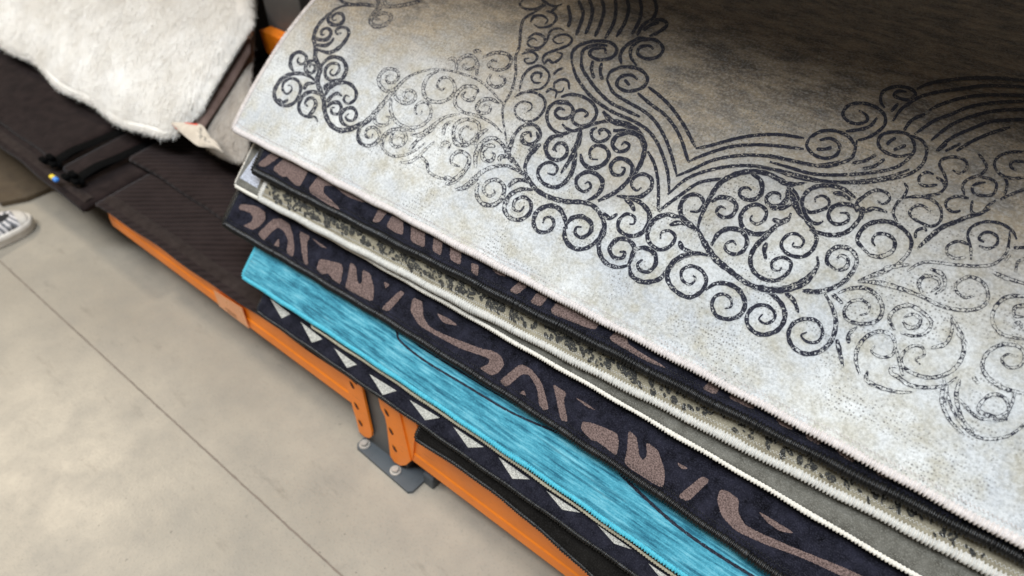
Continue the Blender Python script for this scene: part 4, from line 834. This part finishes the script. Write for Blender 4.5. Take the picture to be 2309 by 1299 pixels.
for b_ in ((821, 998), (891, 1057)):
    p = on_z([b_], .014)[0]
    MB().cyl((p[0], p[1], .007), (p[0], p[1], .0095), .0095, 24).cyl((p[0], p[1], .0095), (p[0], p[1], .0150), .0068, 6, .006).build('bolt', P_bolt, fpl)
MB().box((-1.2, .80, .150), (4.9, .70, .018)).build('deck_board', P_board, rack)
for x in (-1.285, .9): MB().box((x, .88, .75), (.13, .06, 1.5), .004).build('rear_upright', P_post, rack)
flat('rear_beam', [(585, 68), (622, 84), (700, 125), (700, 175), (640, 150), (600, 117)], .815, .03, P_orange)
MB().box((.05, .85, 1.36), (2.8, .82, .03)).build('upper_shelf', P_board, rack)
MB().box((.05, .425, 1.33), (2.8, .03, .10), .003).build('upper_beam', P_orange, rack)
sl = flat('price_sleeve', [(481, 655), (545, 695), (561, 741), (494, 690)], YB - .0062, .0012, P_stick, lb)
flat('printed_text', [(507, 693), (531, 711), (532, 714), (508, 696)], YB - .0068, .0002, P_text, sl)
flat('printed_text', [(511, 700), (534, 717), (535, 719), (512, 702)], YB - .0068, .0002, P_text, sl)
# ------------------------------------------------------------------ bundle that carries the stack
mb = MB(); mb.box((-.15, .98, .33), (1.34, .66, .30), .03)
t = mb.build('rug_bundle', M_brown, None, True); tag(t, 'big dark brown folded bundle under the fanned stack, barely seen', 'rug')

# ------------------------------------------------------------------ dark patch on the floor and the shoe
q = on_z([(0, 458), (60, 446), (112, 424)], .012)  # thin dark shape standing for a floor area of unclear nature
P = [(-3.4, q[0][1] - .05), (q[0][0], q[0][1]), (q[1][0], q[1][1]), (q[2][0], q[2][1]), (q[2][0] + .05, .46), (q[2][0] + .05, .60), (-3.4, .60)]
o = MB().prism([(x, y, .001) for x, y in P], (0, 0, .012)).build('dark_floor_patch', cloth('olive_brown_patch', (.055, .036, .018), (.085, .058, .030), 30), None)
tag(o, 'dark olive brown flat patch on the floor behind the shoe', 'mat')
tip = on_z([(71, 491)], .018)[0]; bk = on_z([(-100, 560)], .018)[0]; ax = bk - tip; ax[2] = 0; ax /= np.linalg.norm(ax); sd = np.array([-ax[1], ax[0], 0])
sh = thing('sneaker', (tip[0], tip[1], 0), 'white soled sneaker with black and white swirl print, worn on the floor at the left', 'shoe')
Ls = .250
def hw(t): return np.interp(t, [0, .02, .06, .13, .25, .35, .5, .7, .88, .97, 1], [.004, .018, .030, .038, .043, .044, .039, .034, .033, .024, .006])
def hh(t): return np.interp(t, [0, .04, .12, .25, .4, .55, .7, .85, 1], [.018, .036, .048, .056, .075, .090, .088, .086, .070])
def loft(t0, t1, zf, wf, n=30, k=15):
    V = []
    for t in np.linspace(t0, t1, n):
        for a in np.linspace(0, math.pi, k):
            V.append(np.array([tip[0], tip[1], 0]) + ax * t * Ls + sd * hw(t) * wf * math.cos(a) + np.array([0, 0, .022 + (zf(t) - .022) * math.sin(a) ** .75]))
    return V, grid_faces(k, n)
ts = (1 - np.cos(np.linspace(0, math.pi, 34))) / 2; ring = [(t, 1) for t in ts] + [(t, -1) for t in ts[::-1][1:-1]]; V = []
for z, g_ in ((.0005, .96), (.004, 1.03), (.014, 1.0), (.016, 1.05), (.026, 1.03), (.029, .98), (.029, .85)):
    for t, s_ in ring: V.append(np.array([tip[0], tip[1], z]) + ax * (.5 + (t - .5) * (1 + (g_ - 1) * .35)) * Ls + sd * hw(t) * g_ * s_)
m = len(ring); Fc = [(r_ * m + i, r_ * m + (i + 1) % m, (r_ + 1) * m + (i + 1) % m, (r_ + 1) * m + i) for r_ in range(6) for i in range(m)] + [tuple(range(m))[::-1]]
N = NT('white_rubber'); N.set(Base_Color=N.mix(N.ramp(N.noise(N.co(), 40, 4), .4, .75), (.72, .66, .58), (.55, .49, .42)), Roughness=.55); M_rub = N.m
mesh('sole', V, Fc, M_rub, sh, True)
N = NT('swirl_canvas'); co = N.co()
w = N.n('ShaderNodeTexWave', i_Vector=co, i_Scale=26.0, wave_type='RINGS', rings_direction='Z'); w.inputs['Distortion'].default_value = 3; w.inputs['Detail Scale'].default_value = 2
big = N.ramp(N.noise(co, 30, 1), .55, .58)
N.set(Base_Color=N.mix(big, N.mix(N.ramp(w.outputs['Fac'], .35, .6), (.66, .62, .60), (.16, .16, .17)), (.012, .012, .014)), Roughness=.75); N.bump(N.noise(co, 600, 2), .3, .001)
V, Fc = loft(.08, .93, hh, .95); mesh('upper', V, Fc, N.m, sh, True)
V, Fc = loft(.0, .12, lambda t: hh(t) + .0015, .99, 14); mesh('toe_cap', V, Fc, M_rub, sh, True)
for k in range(5):
    t_ = .36 + .06 * k; c_ = np.array([tip[0], tip[1], hh(t_) + .003]) + ax * t_ * Ls
    MB().cyl(c_ - sd * .022 - (0, 0, .006), c_ + sd * .022 - (0, 0, .006), .003, 8).build('lace', M_rub, sh, True)
